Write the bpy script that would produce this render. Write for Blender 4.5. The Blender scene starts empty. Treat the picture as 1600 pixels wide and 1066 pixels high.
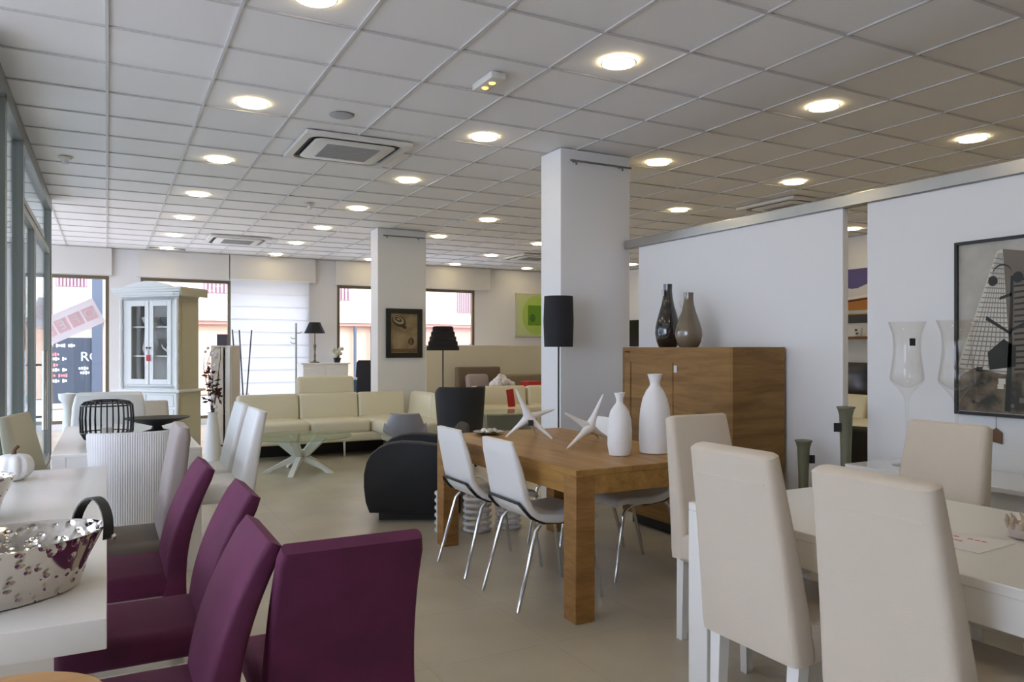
import bpy, bmesh, math, random
from mathutils import Matrix, Vector
random.seed(7)
R = math.radians
PI = math.pi
SC = bpy.context.scene
COL = SC.collection

# ------------------------------------------------------------------ materials
MATS = {}
def mat(name, color=(.8, .8, .8), rough=.5, metal=0., emit=None, estr=0., bump=None, coat=0., sheen=0., var=None, spec=.5, trans=0.):
    m = bpy.data.materials.new(name); m.use_nodes = True
    nt = m.node_tree; b = nt.nodes['Principled BSDF']
    b.inputs['Base Color'].default_value = (*color, 1)
    b.inputs['Roughness'].default_value = rough
    b.inputs['Metallic'].default_value = metal
    b.inputs['Specular IOR Level'].default_value = spec
    if coat: b.inputs['Coat Weight'].default_value = coat; b.inputs['Coat Roughness'].default_value = .08
    if sheen:
        b.inputs['Sheen Weight'].default_value = sheen; b.inputs['Sheen Roughness'].default_value = .45
        b.inputs['Sheen Tint'].default_value = (min(1, color[0]*4+.1), min(1, color[1]*4+.05), min(1, color[2]*4+.1), 1)
    if emit: b.inputs['Emission Color'].default_value = (*emit, 1); b.inputs['Emission Strength'].default_value = estr
    if bump or var:
        tc = nt.nodes.new('ShaderNodeTexCoord')
        if var:   # (scale, amount)
            n = nt.nodes.new('ShaderNodeTexNoise'); n.inputs['Scale'].default_value = var[0]; n.inputs['Detail'].default_value = 5
            nt.links.new(tc.outputs['Object'], n.inputs['Vector'])
            r = nt.nodes.new('ShaderNodeValToRGB')
            a = var[1]
            r.color_ramp.elements[0].position = .3; r.color_ramp.elements[1].position = .7
            r.color_ramp.elements[0].color = (*[c*(1-a) for c in color], 1)
            r.color_ramp.elements[1].color = (*[min(1, c*(1+a)) for c in color], 1)
            nt.links.new(n.outputs['Fac'], r.inputs['Fac']); nt.links.new(r.outputs['Color'], b.inputs['Base Color'])
        if bump:  # (scale, strength)
            n = nt.nodes.new('ShaderNodeTexNoise'); n.inputs['Scale'].default_value = bump[0]; n.inputs['Detail'].default_value = 3
            nt.links.new(tc.outputs['Object'], n.inputs['Vector'])
            bp = nt.nodes.new('ShaderNodeBump'); bp.inputs['Strength'].default_value = bump[1]; bp.inputs['Distance'].default_value = .004
            nt.links.new(n.outputs['Fac'], bp.inputs['Height']); nt.links.new(bp.outputs['Normal'], b.inputs['Normal'])
    MATS[name] = m
    return m

def wood(name, dark, light, scale=(1.2, 14, 14), rough=.45):
    m = mat(name, light, rough, spec=.3); nt = m.node_tree; b = nt.nodes['Principled BSDF']
    tc = nt.nodes.new('ShaderNodeTexCoord'); mp = nt.nodes.new('ShaderNodeMapping'); mp.inputs['Scale'].default_value = scale
    nt.links.new(tc.outputs['Object'], mp.inputs['Vector'])
    n = nt.nodes.new('ShaderNodeTexNoise'); n.inputs['Scale'].default_value = 1.; n.inputs['Detail'].default_value = 8; n.inputs['Roughness'].default_value = .65; n.inputs['Distortion'].default_value = .6
    nt.links.new(mp.outputs['Vector'], n.inputs['Vector'])
    r = nt.nodes.new('ShaderNodeValToRGB')
    r.color_ramp.elements[0].position = .32; r.color_ramp.elements[1].position = .68
    r.color_ramp.elements[0].color = (*dark, 1); r.color_ramp.elements[1].color = (*light, 1)
    nt.links.new(n.outputs['Fac'], r.inputs['Fac']); nt.links.new(r.outputs['Color'], b.inputs['Base Color'])
    bp = nt.nodes.new('ShaderNodeBump'); bp.inputs['Strength'].default_value = .15; bp.inputs['Distance'].default_value = .003
    nt.links.new(n.outputs['Fac'], bp.inputs['Height']); nt.links.new(bp.outputs['Normal'], b.inputs['Normal'])
    return m

def glass(name, tint=(.93, .97, .96), refl=.06, rough=.02, edge=.5):
    m = bpy.data.materials.new(name); m.use_nodes = True; nt = m.node_tree; nt.nodes.clear()
    o = nt.nodes.new('ShaderNodeOutputMaterial'); mx = nt.nodes.new('ShaderNodeMixShader')
    t = nt.nodes.new('ShaderNodeBsdfTransparent'); t.inputs['Color'].default_value = (*tint, 1)
    g = nt.nodes.new('ShaderNodeBsdfGlossy'); g.inputs['Roughness'].default_value = rough
    lw = nt.nodes.new('ShaderNodeLayerWeight'); lw.inputs['Blend'].default_value = .5
    mr = nt.nodes.new('ShaderNodeMapRange')
    pw = nt.nodes.new('ShaderNodeMath'); pw.operation = 'POWER'; pw.inputs[1].default_value = 3.0
    nt.links.new(lw.outputs['Facing'], pw.inputs[0]); nt.links.new(pw.outputs[0], mr.inputs['Value'])
    mr.inputs['To Min'].default_value = refl; mr.inputs['To Max'].default_value = edge
    nt.links.new(mr.outputs['Result'], mx.inputs['Fac']); nt.links.new(t.outputs[0], mx.inputs[1]); nt.links.new(g.outputs[0], mx.inputs[2])
    nt.links.new(mx.outputs[0], o.inputs['Surface'])
    MATS[name] = m
    return m

def ribbed(name, color, scale, axis=0, rough=.6, strength=.6, lo=.75):
    m = mat(name, color, rough); nt = m.node_tree; b = nt.nodes['Principled BSDF']
    tc = nt.nodes.new('ShaderNodeTexCoord'); w = nt.nodes.new('ShaderNodeTexWave')
    w.wave_type = 'BANDS'; w.bands_direction = 'XYZ'[axis]; w.inputs['Scale'].default_value = scale; w.inputs['Distortion'].default_value = .3
    nt.links.new(tc.outputs['Object'], w.inputs['Vector'])
    r = nt.nodes.new('ShaderNodeValToRGB'); r.color_ramp.elements[0].color = (*[c*lo for c in color], 1); r.color_ramp.elements[1].color = (*color, 1)
    nt.links.new(w.outputs['Fac'], r.inputs['Fac']); nt.links.new(r.outputs['Color'], b.inputs['Base Color'])
    bp = nt.nodes.new('ShaderNodeBump'); bp.inputs['Strength'].default_value = strength; bp.inputs['Distance'].default_value = .004
    nt.links.new(w.outputs['Fac'], bp.inputs['Height']); nt.links.new(bp.outputs['Normal'], b.inputs['Normal'])
    return m

wall_m = mat('wall paint', (.80, .80, .80), .65, bump=(90, .06))
plaster_m = mat('back wall paint', (.70, .69, .69), .7)
boxm = mat('shutter box paint', (.66, .64, .61), .6)
ceil_m = mat('mineral tile', (.88, .87, .86), .8, bump=(160, .12))
bar_m = mat('ceiling bar', (.64, .63, .62), .55, spec=.3)
bronze = mat('bronze aluminium', (.17, .14, .09), .35, .6)
alu = mat('grey aluminium', (.20, .21, .19), .4, .3)
steel = mat('brushed steel', (.56, .55, .53), .22, 1.0, bump=(30, .05))
chrome = mat('chrome', (.72, .72, .73), .1, 1.0)
hammer = mat('polished hammered metal', (.70, .66, .60), .09, 1.0)
white_lac = mat('white lacquer', (.80, .79, .75), .28)
white_gloss = mat('white gloss', (.83, .83, .83), .15, coat=.4)
white_matt = mat('matt white ceramic', (.80, .79, .78), .55)
white_leath = mat('white faux leather', (.78, .77, .75), .38, bump=(220, .12))
cream_leath = mat('cream leather', (.76, .71, .54), .36, bump=(60, .12))
cream_fab = mat('cream fabric', (.61, .53, .43), .85, bump=(320, .25), sheen=.15)
purple = mat('purple velvet', (.085, .007, .042), .75, bump=(200, .12), sheen=.30, var=(9, .2))
taupe = mat('taupe fabric', (.34, .29, .27), .85, bump=(300, .2), sheen=.2)
brown_fab = mat('brown fabric', (.17, .13, .085), .85, bump=(200, .2))
char_fab = mat('charcoal fabric', (.018, .020, .024), .75, bump=(260, .2), sheen=.12)
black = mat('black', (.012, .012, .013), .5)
black_fab = mat('black pleated fabric', (.012, .012, .016), .8)
blackmet = mat('black metal', (.02, .02, .021), .35, .3)
strapm = mat('black leather strap', (.012, .016, .017), .4)
oakT = wood('honey oak', (.26, .135, .036), (.45, .255, .078), (14, 1.0, 14), .42)
oakL = wood('honey oak leg', (.23, .11, .033), (.39, .21, .068), (5, 5, 26), .45)
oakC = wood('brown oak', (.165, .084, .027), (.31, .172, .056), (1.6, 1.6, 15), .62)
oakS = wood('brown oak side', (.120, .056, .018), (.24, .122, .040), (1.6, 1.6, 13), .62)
tanw = wood('tan wood', (.42, .23, .09), (.52, .30, .13), (4, 30, 4), .5)
stemm = mat('dry stem', (.10, .055, .025), .8)
gl_win = glass('window glass', (.95, .97, .97), .03)
gl_green = glass('table glass', (.80, .88, .82), .08)
gl_clear = glass('clear glass', (.975, .968, .955), .02, edge=.4)
gl_shop = glass('shopfront glass', (.88, .93, .94), .07, edge=.5)
hutch_w = mat('hutch paint', (.80, .80, .78), .45)
hutch_o = mat('hutch side olive', (.55, .51, .36), .5)  # olive tone on the hutch's end faces, against the white front
screen = mat('screen', (.006, .006, .007), .15)
lamp_e = mat('lamp diffuser', (1, 1, 1), .5, emit=(1, .80, .45), estr=19)
amber = mat('amber lamp', (1, .5, .1), .4, emit=(1, .45, .08), estr=4)
greenp = mat('sage ceramic', (.155, .155, .098), .4)
darkgl = mat('dark glazed ceramic', (.022, .019, .018), .08, coat=.8)
taupegl = mat('taupe glazed ceramic', (.15, .12, .08), .1, coat=.8)
red = mat('red', (.55, .03, .03), .5)
redsoft = mat('faded red print', (.80, .52, .52), .7)
paper = mat('paper', (.80, .78, .78), .7)
tagm = mat('tag', (.62, .60, .58), .6)
blackc = mat('black tag', (.015, .015, .018), .5)
turq = mat('turquoise', (.02, .33, .38), .5)
darkred = mat('dark red leaves', (.075, .012, .012), .6)
petal = mat('white petals', (.8, .76, .78), .7)
greyseat = mat('grey plastic', (.30, .30, .33), .38)
greygrille = mat('grey grille', (.40, .40, .39), .6)
acw = mat('unit plastic', (.74, .72, .66), .45)
asphalt = mat('street', (.42, .42, .43), .85, var=(2, .08))
fac_w = mat('facade cream', (.50, .44, .36), .85)  # facade colours darkened to hold down the glare of outdoor daylight
fac_p = mat('facade pink', (.40, .20, .15), .85)
fac_pl = mat('facade peach', (.46, .30, .20), .85)
shop_d = mat('shopfront dark blue', (.020, .028, .040), .45)
shop_g = mat('shop column grey blue', (.045, .058, .08), .6)
shutp = mat('pink shutter', (.32, .17, .20), .7)
blindm = None

# translucent blind
def blind_mat(name, col, f):
    m = bpy.data.materials.new(name); m.use_nodes = True; nt = m.node_tree; nt.nodes.clear()
    o = nt.nodes.new('ShaderNodeOutputMaterial'); mx = nt.nodes.new('ShaderNodeMixShader'); mx.inputs['Fac'].default_value = f
    d = nt.nodes.new('ShaderNodeBsdfDiffuse'); d.inputs['Color'].default_value = (*col, 1)
    t = nt.nodes.new('ShaderNodeBsdfTranslucent'); t.inputs['Color'].default_value = (*col, 1)
    nt.links.new(d.outputs[0], mx.inputs[1]); nt.links.new(t.outputs[0], mx.inputs[2]); nt.links.new(mx.outputs[0], o.inputs['Surface'])
    return m
blindm = blind_mat('translucent blind fabric', (.86, .88, .90), .62)
ban_w = blind_mat('thin banner paper', (.78, .74, .76), .30)
ban_r = blind_mat('thin red print', (.82, .60, .62), .35)  # red paled to pink so daylight behind the banner is in the tint

def floor_mat():
    m = mat('beige floor tile', (.40, .355, .28), .34); nt = m.node_tree; b = nt.nodes['Principled BSDF']
    tc = nt.nodes.new('ShaderNodeTexCoord')
    br = nt.nodes.new('ShaderNodeTexBrick'); br.offset = 0; br.squash = 1
    br.inputs['Scale'].default_value = 1; br.inputs['Brick Width'].default_value = .6; br.inputs['Row Height'].default_value = .6
    br.inputs['Mortar Size'].default_value = .004; br.inputs['Mortar Smooth'].default_value = .3
    br.inputs['Color1'].default_value = (.50, .445, .335, 1); br.inputs['Color2'].default_value = (.465, .412, .312, 1); br.inputs['Mortar'].default_value = (.41, .37, .30, 1)
    nt.links.new(tc.outputs['Object'], br.inputs['Vector'])
    n = nt.nodes.new('ShaderNodeTexNoise'); n.inputs['Scale'].default_value = 1.7; n.inputs['Detail'].default_value = 6
    nt.links.new(tc.outputs['Object'], n.inputs['Vector'])
    r = nt.nodes.new('ShaderNodeValToRGB'); r.color_ramp.elements[0].color = (.82, .82, .82, 1); r.color_ramp.elements[1].color = (1.1, 1.1, 1.1, 1)
    r.color_ramp.elements[0].position = .3; r.color_ramp.elements[1].position = .7
    nt.links.new(n.outputs['Fac'], r.inputs['Fac'])
    mu = nt.nodes.new('ShaderNodeMix'); mu.data_type = 'RGBA'; mu.blend_type = 'MULTIPLY'; mu.inputs[0].default_value = 1
    nt.links.new(br.outputs['Color'], mu.inputs[6]); nt.links.new(r.outputs['Color'], mu.inputs[7]); nt.links.new(mu.outputs[2], b.inputs['Base Color'])
    return m
floor_m = floor_mat()

def hammered():
    nt = hammer.node_tree; b = nt.nodes['Principled BSDF']
    tc = nt.nodes.new('ShaderNodeTexCoord'); v = nt.nodes.new('ShaderNodeTexVoronoi'); v.inputs['Scale'].default_value = 34
    nt.links.new(tc.outputs['Object'], v.inputs['Vector'])
    r = nt.nodes.new('ShaderNodeMapRange'); r.inputs['From Max'].default_value = .5; r.interpolation_type = 'SMOOTHSTEP'
    nt.links.new(v.outputs['Distance'], r.inputs['Value'])
    bp = nt.nodes.new('ShaderNodeBump'); bp.inputs['Strength'].default_value = .7; bp.inputs['Distance'].default_value = .01
    nt.links.new(r.outputs['Result'], bp.inputs['Height']); nt.links.new(bp.outputs['Normal'], b.inputs['Normal'])
hammered()

def tint_mat(name, c1, c2, scale, rough=.7):
    m = mat(name, c1, rough); nt = m.node_tree; b = nt.nodes['Principled BSDF']
    tc = nt.nodes.new('ShaderNodeTexCoord'); n = nt.nodes.new('ShaderNodeTexNoise'); n.inputs['Scale'].default_value = scale; n.inputs['Detail'].default_value = 4
    nt.links.new(tc.outputs['Object'], n.inputs['Vector'])
    r = nt.nodes.new('ShaderNodeValToRGB'); r.color_ramp.elements[0].color = (*c1, 1); r.color_ramp.elements[1].color = (*c2, 1)
    r.color_ramp.elements[0].position = .38; r.color_ramp.elements[1].position = .62
    nt.links.new(n.outputs['Fac'], r.inputs['Fac']); nt.links.new(r.outputs['Color'], b.inputs['Base Color'])
    return m

# ------------------------------------------------------------------ mesh builder
class MB:
    def __init__(s): s.bm = bmesh.new(); s.mi = 0
    def _fin(s, faces):
        for f in faces: f.material_index = s.mi
    def box(s, c, d, bev=0, seg=2, rot=None):
        n0 = len(s.bm.faces)
        M = Matrix.Translation(c) @ (rot.to_4x4() if rot else Matrix.Identity(4)) @ Matrix.Diagonal((d[0], d[1], d[2], 1))
        g = bmesh.ops.create_cube(s.bm, size=1, matrix=M)
        if bev:
            es = list({e for v in g['verts'] for e in v.link_edges})
            bmesh.ops.bevel(s.bm, geom=es, offset=bev, segments=seg, affect='EDGES', profile=.5, clamp_overlap=True)
        s.bm.faces.ensure_lookup_table(); s._fin(s.bm.faces[n0:])
        return s
    def loft(s, loops, cap=True, closed=True):
        vs = [[s.bm.verts.new(p) for p in L] for L in loops]
        fs = []; n = len(vs[0])
        for a, b in zip(vs, vs[1:]):
            for i in range(n if closed else n-1):
                j = (i+1) % n
                fs.append(s.bm.faces.new((a[i], a[j], b[j], b[i])))
        if cap and closed:
            fs.append(s.bm.faces.new(list(reversed(vs[0])))); fs.append(s.bm.faces.new(vs[-1]))
        s._fin(fs); return s
    def taper(s, c, d0, d1, h):
        L = []
        for d, z in ((d0, 0), (d1, h)):
            L.append([(c[0]+sx*d[0]/2, c[1]+sy*d[1]/2, c[2]+z) for sx, sy in ((-1, -1), (1, -1), (1, 1), (-1, 1))])
        return s.loft(L)
    def skew(s, p0, p1, d0, d1):
        L = []
        for p, d in ((p0, d0), (p1, d1)):
            L.append([(p[0]+sx*d[0]/2, p[1]+sy*d[1]/2, p[2]) for sx, sy in ((-1, -1), (1, -1), (1, 1), (-1, 1))])
        return s.loft(L)
    def tube(s, pts, r, seg=10, closed=False, cap=True):
        pts = [Vector(p) for p in pts]; n = len(pts); loops = []
        rr = r if isinstance(r, (list, tuple)) else [r]*n
        t0 = (pts[1]-pts[0]).normalized()
        ref = Vector((0, 0, 1)) if abs(t0.z) < .9 else Vector((1, 0, 0))
        nx = t0.cross(ref).normalized()
        for i in range(n):
            if closed: t = (pts[(i+1) % n]-pts[i-1]).normalized()
            else: t = (pts[min(i+1, n-1)]-pts[max(i-1, 0)]).normalized()
            nx = (nx - t*nx.dot(t)).normalized(); ny = t.cross(nx)
            loops.append([pts[i]+(nx*math.cos(2*PI*k/seg)+ny*math.sin(2*PI*k/seg))*rr[i] for k in range(seg)])
        if closed: return s.loft(loops+[loops[0]], cap=False)
        return s.loft(loops, cap=cap)
    def lathe(s, prof, c=(0, 0, 0), seg=28, sx=1, sy=1, cap=True):
        loops = []
        for r, z in prof:
            r = max(r, .0004)
            loops.append([(c[0]+r*sx*math.cos(2*PI*k/seg), c[1]+r*sy*math.sin(2*PI*k/seg), c[2]+z) for k in range(seg)])
        return s.loft(loops, cap=cap)
    def prism(s, poly, axis, a, b):
        def P(u, v, w): return {'x': (w, u, v), 'y': (u, w, v), 'z': (u, v, w)}[axis]
        return s.loft([[P(u, v, a) for u, v in poly], [P(u, v, b) for u, v in poly]])
    def face(s, pts):
        f = s.bm.faces.new([s.bm.verts.new(p) for p in pts]); f.material_index = s.mi; return s
    def ball(s, c, r, sub=2, sc=(1, 1, 1)):
        n0 = len(s.bm.faces)
        bmesh.ops.create_icosphere(s.bm, subdivisions=sub, radius=r, matrix=Matrix.Translation(c) @ Matrix.Diagonal((*sc, 1)))
        s.bm.faces.ensure_lookup_table(); s._fin(s.bm.faces[n0:]); return s
    def sheet(s, path, widths, thick, rad=None, n=4, xoff=0):
        """soft slab following a path in the (y,z) plane; rounded-rectangle sections across x"""
        loops = []; m = len(path)
        for i, (y, z) in enumerate(path):
            a = path[max(i-1, 0)]; b = path[min(i+1, m-1)]
            t = Vector((b[0]-a[0], b[1]-a[1])).normalized(); nrm = Vector((-t.y, t.x))
            w = widths[i] if isinstance(widths, (list, tuple)) else widths
            h = thick[i] if isinstance(thick, (list, tuple)) else thick
            r = min(h*.45, w*.45) if rad is None else min(rad, h*.48, w*.48)
            L = []
            for cx, cy, a0 in ((w/2-r, h/2-r, 0), (-w/2+r, h/2-r, 90), (-w/2+r, -h/2+r, 180), (w/2-r, -h/2+r, 270)):
                for k in range(n+1):
                    an = R(a0+90*k/n); px = cx+r*math.cos(an); q = cy+r*math.sin(an)
                    L.append((px+xoff, y+nrm.x*q, z+nrm.y*q))
            loops.append(L)
        return s.loft(loops)
    def build(s, name, mats, parent=None, smooth=38):
        bmesh.ops.recalc_face_normals(s.bm, faces=s.bm.faces)
        me = bpy.data.meshes.new(name); s.bm.to_mesh(me); s.bm.free()
        for m in (mats if isinstance(mats, (list, tuple)) else [mats]): me.materials.append(m)
        if smooth:
            for p in me.polygons: p.use_smooth = True
            me.set_sharp_from_angle(angle=R(smooth))
        o = bpy.data.objects.new(name, me); COL.objects.link(o)
        if parent: o.parent = parent
        return o

def rotz(o, loc, rz): o.location = loc; o.rotation_euler = (0, 0, R(rz))
def tag(o, label, cat, group=None):
    o['label'] = label; o['category'] = cat
    if group: o['group'] = group
    return o
def thing(name, label, cat, loc=(0, 0, 0), rz=0, group=None):
    o = bpy.data.objects.new(name, None); COL.objects.link(o); rotz(o, loc, rz); o.empty_display_size = .1
    return tag(o, label, cat, group)
def struct(name, mb, m, loc=(0, 0, 0), rz=0, parent=None, smooth=38):
    o = mb.build(name, m, parent, smooth); rotz(o, loc, rz)
    if not parent: o['kind'] = 'structure'
    return o
def solo(name, mb, m, label, cat, loc=(0, 0, 0), rz=0, group=None):
    o = mb.build(name, m); rotz(o, loc, rz); return tag(o, label, cat, group)
def dup(root, loc, rz, label, group=None):
    r = root.copy(); COL.objects.link(r); rotz(r, loc, rz); r['label'] = label
    if group: r['group'] = group
    for ch in list(root.children):
        c = ch.copy(); COL.objects.link(c); c.parent = r
        for g in list(ch.children):
            d = g.copy(); COL.objects.link(d); d.parent = c
    return r
def sm(a, b, n): return [a+(b-a)*i/(n-1) for i in range(n)]

HC = 3.05
# ------------------------------------------------------------------ shell
struct('floor', MB().box((3.65, 5, -.05), (14.1, 19.6, .1)), floor_m, smooth=0)
struct('ceiling', MB().box((3.65, 5, HC+.06), (14.1, 19.6, .1)), ceil_m, smooth=0)
g = MB()
for k in range(-5, 18):
    g.box((.592*k, 4.9, HC+.004), (.017, 19.2, .009))
for k in range(-16, 18):
    g.box((3.65, 4.56+.5855*k, HC+.0045), (13.6, .017, .0085))
struct('trim_1', g, bar_m, smooth=0)

YB = 14.6
# back wall with window openings
b = MB()
zt, zs = 2.58, .10
ops = [(-.85, .03), (.51, 3.37), (3.93, 6.87)]
xs = -3.4
for a, c in ops:
    b.box(((xs+a)/2, YB+.1, HC/2), (a-xs, .2, HC)); xs = c
    b.box(((a+c)/2, YB+.1, zs/2), (c-a, .2, zs)); b.box(((a+c)/2, YB+.1, (zt+HC)/2), (c-a, .2, HC-zt))
b.box(((xs+10.7)/2, YB+.1, HC/2), (10.7-xs, .2, HC))
struct('wall_back', b, plaster_m, smooth=0)
b = MB(); b.box((10.05, 5, HC/2), (.15, 19.4, HC)); struct('wall_right', b, wall_m, smooth=0)
b = MB(); b.box((3.65, -4.6, HC/2), (14, .15, HC)); struct('wall_front', b, wall_m, smooth=0)
b = MB(); b.box((-3.1, -2.75, HC/2), (.15, 3.7, HC)); b.box((-3.1, 1.95, .2), (.15, 5.7, .4)); b.box((-3.1, 1.95, 2.95), (.15, 5.7, .2)); b.box((-1.85, 4.85, HC/2), (2.5, .10, HC)); struct('wall_left', b, wall_m, smooth=0)
e = bpy.data.objects.new('window_5', None); COL.objects.link(e); e['kind'] = 'structure'
f = MB()
for k in range(4): f.box((-3.1, -.85+1.85*k, 1.625), (.08, .08, 2.45))
f.build('window_frame', alu, e, 0)
MB().box((-3.1, 1.95, 1.625), (.01, 5.6, 2.45)).build('pane', gl_win, e, 0)
# roof slab edge / shutter boxes over the windows
b = MB()
for a, c in ((-1.2, .08), (.445, 1.95), (1.955, 3.5), (3.885, 7.2)):
    b.box(((a+c)/2, YB-.05, 2.815), (c-a-.012, .1, .46), .006, 1)
struct('trim_2', b, boxm)
# piers
for n, (x0, x1, y0, y1) in enumerate(((3.385, 4.105, 5.49, 5.82), (3.36, 4.085, 10.34, 10.66))):
    struct('pillar_%d' % (n+1), MB().box(((x0+x1)/2, (y0+y1)/2, HC/2), (x1-x0, y1-y0, HC), .004, 1), wall_m)
# windows
def window(n, x0, x1, mull, z0=zs, z1=zt, fr=.055):
    e = bpy.data.objects.new('window_%d' % n, None); COL.objects.link(e); e.location = (0, YB+.05, 0); e['kind'] = 'structure'
    f = MB(); w = x1-x0; cx = (x0+x1)/2
    f.box((cx, 0, z1-fr/2), (w, .08, fr)); f.box((cx, 0, z0+fr/2), (w, .08, fr))
    for x in [x0+fr/2, x1-fr/2]+mull: f.box((x, 0, (z0+z1)/2), (fr, .078, z1-z0-2*fr))
    f.build('window_frame', bronze, e, 0)
    MB().box((cx, 0, (z0+z1)/2), (w-2*fr, .008, z1-z0-2*fr)).build('pane', gl_win, e, 0)
window(1, -.85, .03, [])
window(2, .51, 3.37, [1.96])
window(3, 3.93, 6.87, [5.45])
# glazed shopfront, left side: plane x=-.57
e = bpy.data.objects.new('window_4', None); COL.objects.link(e); e['kind'] = 'structure'
f = MB()
f.box((-.60, 7.55, 2.985), (.08, 5.3, .13)); f.box((-.60, 7.55, .05), (.08, 5.3, .1))
for y, w in ((4.95, .06), (5.72, .10), (6.86, .09), (10.12, .10)): f.box((-.60, y, 1.5), (.08, w, 2.9))
f.box((-.60, 8.0, 2.5), (.07, 2.2, .05))
f.build('window_frame', alu, e, 0)
MB().box((-.60, 6.2, 1.5), (.01, 2.4, 2.85)).build('pane', gl_shop, e, 0)
MB().box((-.60, 8.5, 2.72), (.01, 3.2, .40)).build('pane', gl_shop, e, 0)
e = bpy.data.objects.new('door_1', None); COL.objects.link(e); e['kind'] = 'structure'; e.location = (0, 0, 0)
f = MB()
for y in (7.0, 7.98, 8.10, 9.98): f.box((-.60, y, 1.26), (.06, .07, 2.42))
f.box((-.60, 8.5, 2.44), (.058, 3.0, .06)); f.box((-.60, 8.5, .12), (.058, 3.0, .14))
f.build('door_frame', alu, e, 0)
MB().box((-.60, 8.5, 1.3), (.01, 2.95, 2.25)).build('pane', gl_shop, e, 0)
h = MB(); h.tube([(-.51, 8.26, .60), (-.51, 8.26, 1.33)], .024, 12)
for z in (.72, 1.2): h.tube([(-.51, 8.26, z), (-.60, 8.26, z)], .011, 8)
h.build('door_handle', chrome, e)
# entrance return beyond the shopfront
struct('wall_entrance', MB().box((-2.0, 10.14, HC/2), (2.72, .05, HC)), gl_shop, smooth=0)
# low wall in front of back window
struct('wall_low', MB().box((7.2, 13.8, .71), (3.55, .12, 1.42), .01, 1), mat('low wall cream', (.66, .61, .47), .65))

# ------------------------------------------------------------------ display partition on the right
PX = 4.09
for y0, y1 in ((3.235, 5.31), (.6, 3.063)):
    struct('partition_panel', MB().box((PX, (y0+y1)/2, 1.115), (.05, y1-y0, 2.23), .003, 1), wall_m)
tag(MB().box((PX-.005, 3.05, 2.268), (.075, 4.98, .075), .004, 1).build('top_rail', steel), 'brushed steel rail running along the top of the white partition', 'rail')

# ------------------------------------------------------------------ ceiling fittings
rows = ['first row along the shopfront', 'second row from the shopfront', 'third row from the shopfront', 'fourth row from the shopfront', 'fifth row from the shopfront', 'sixth row from the shopfront']
XL = [.89, 2.685, 4.45, 6.2, 7.85, 9.35]
YL = [.2, 1.93, 3.70, 5.52, 7.29, 9.035, 10.73, 12.46, 14.1]
ordn = ['first', 'second', 'third', 'fourth', 'fifth', 'sixth', 'seventh', 'eighth']
proto = thing('ceiling_light', 'x', 'ceiling light', (0, 0, HC-.003), 0, 'round recessed ceiling lights')
MB().lathe([(.098, -.002), (.098, .001), (.001, .001)], seg=32).build('diffuser', lamp_e, proto)
MB().lathe([(.099, -.003), (.106, -.004), (.108, 0), (.099, .002), (.099, -.003)], seg=32, cap=False).build('trim_ring', white_gloss, proto)
first = True
for i, x in enumerate(XL):
    k = 0
    for y in YL:
        z = HC-.003
        vis = y > 3.0
        if vis: k += 1
        lab = ('round recessed light, %s from the camera in the %s' % (ordn[k-1], rows[i])) if vis else 'round recessed ceiling light of the ceiling grid out of the photo'
        if i == 0 and y == 3.70: lab = 'round recessed light cut by the top edge of the photo'
        if first: proto.location = (x, y, z); proto['label'] = lab; first = False
        else: dup(proto, (x, y, z), 0, lab)
# ceiling air conditioning cassettes
def cassette(loc, label):
    t = thing('air_conditioner', label, 'air conditioner', loc, 0, 'ceiling air conditioning cassettes')
    def ring(hx, r, z):
        pts = []
        for cx, cy, a0 in ((1, 1, 0), (-1, 1, 90), (-1, -1, 180), (1, -1, 270)):
            for k in range(7):
                a = R(a0+15*k); pts.append((cx*(hx-r)+r*math.cos(a), cy*(hx-r)+r*math.sin(a), z))
        return pts
    MB().loft([ring(.44, .012, 0), ring(.44, .012, -.030), ring(.385, .10, -.030), ring(.385, .10, -.003)], cap=False).build('panel', acw, t)
    MB().loft([ring(.385, .10, -.0035), ring(.335, .07, -.0035), ring(.335, .07, -.026)], cap=False).build('air_slot', black, t, 0)
    MB().loft([ring(.334, .07, -.026), ring(.334, .07, -.030), ring(.325, .066, -.036)], cap=True).build('centre_panel', acw, t)
    gr = MB(); gr.box((0, 0, -.037), (.44, .44, .006))
    for k in range(14): gr.box((0, -.21+.032*k, -.041), (.43, .012, .004))
    gr.build('grille', greygrille, t, 0)
    return t
cassette((1.80, 6.38, HC), 'white square ceiling cassette with black air slot, largest in view')
cassette((1.79, 12.5, HC), 'white ceiling cassette far back between two rows of lights')
cassette((6.98, 12.3, HC), 'white ceiling cassette partly hidden by the near pillar')
cassette((7.15, 6.42, HC), 'ceiling cassette half hidden behind the steel partition rail')
t = thing('emergency_light', 'small white emergency light with two amber lamps on the ceiling', 'emergency light', (2.12, 4.30, HC))
MB().box((0, 0, -.022), (.10, .28, .044), .008, 2).build('housing', acw, t)
for y in (-.05, .05): MB().lathe([(.016, -.05), (.022, -.044)], (0, y, 0), 14).build('lamp', amber, t)
t = thing('ceiling_speaker', 'round grey speaker grille flush in a ceiling tile', 'speaker', (1.51, 5.49, HC))
MB().lathe([(.001, -.006), (.075, -.006), (.088, 0)], seg=28).build('grille', mat('speaker grille', (.42, .42, .44), .6), t)
for lab, x, y in (('small white ceiling spotlight head near the shopfront glass', -.33, 7.84), ('small white detector on the ceiling beyond the large cassette', 2.10, 9.02)):
    t = thing('smoke_detector', lab, 'detector', (x, y, HC))
    MB().lathe([(.001, -.02), (.045, -.018), (.06, 0)], seg=20).build('base', acw, t)
    MB().lathe([(.001, -.065), (.022, -.06), (.026, -.02)], seg=16).build('head', white_gloss, t)
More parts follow.
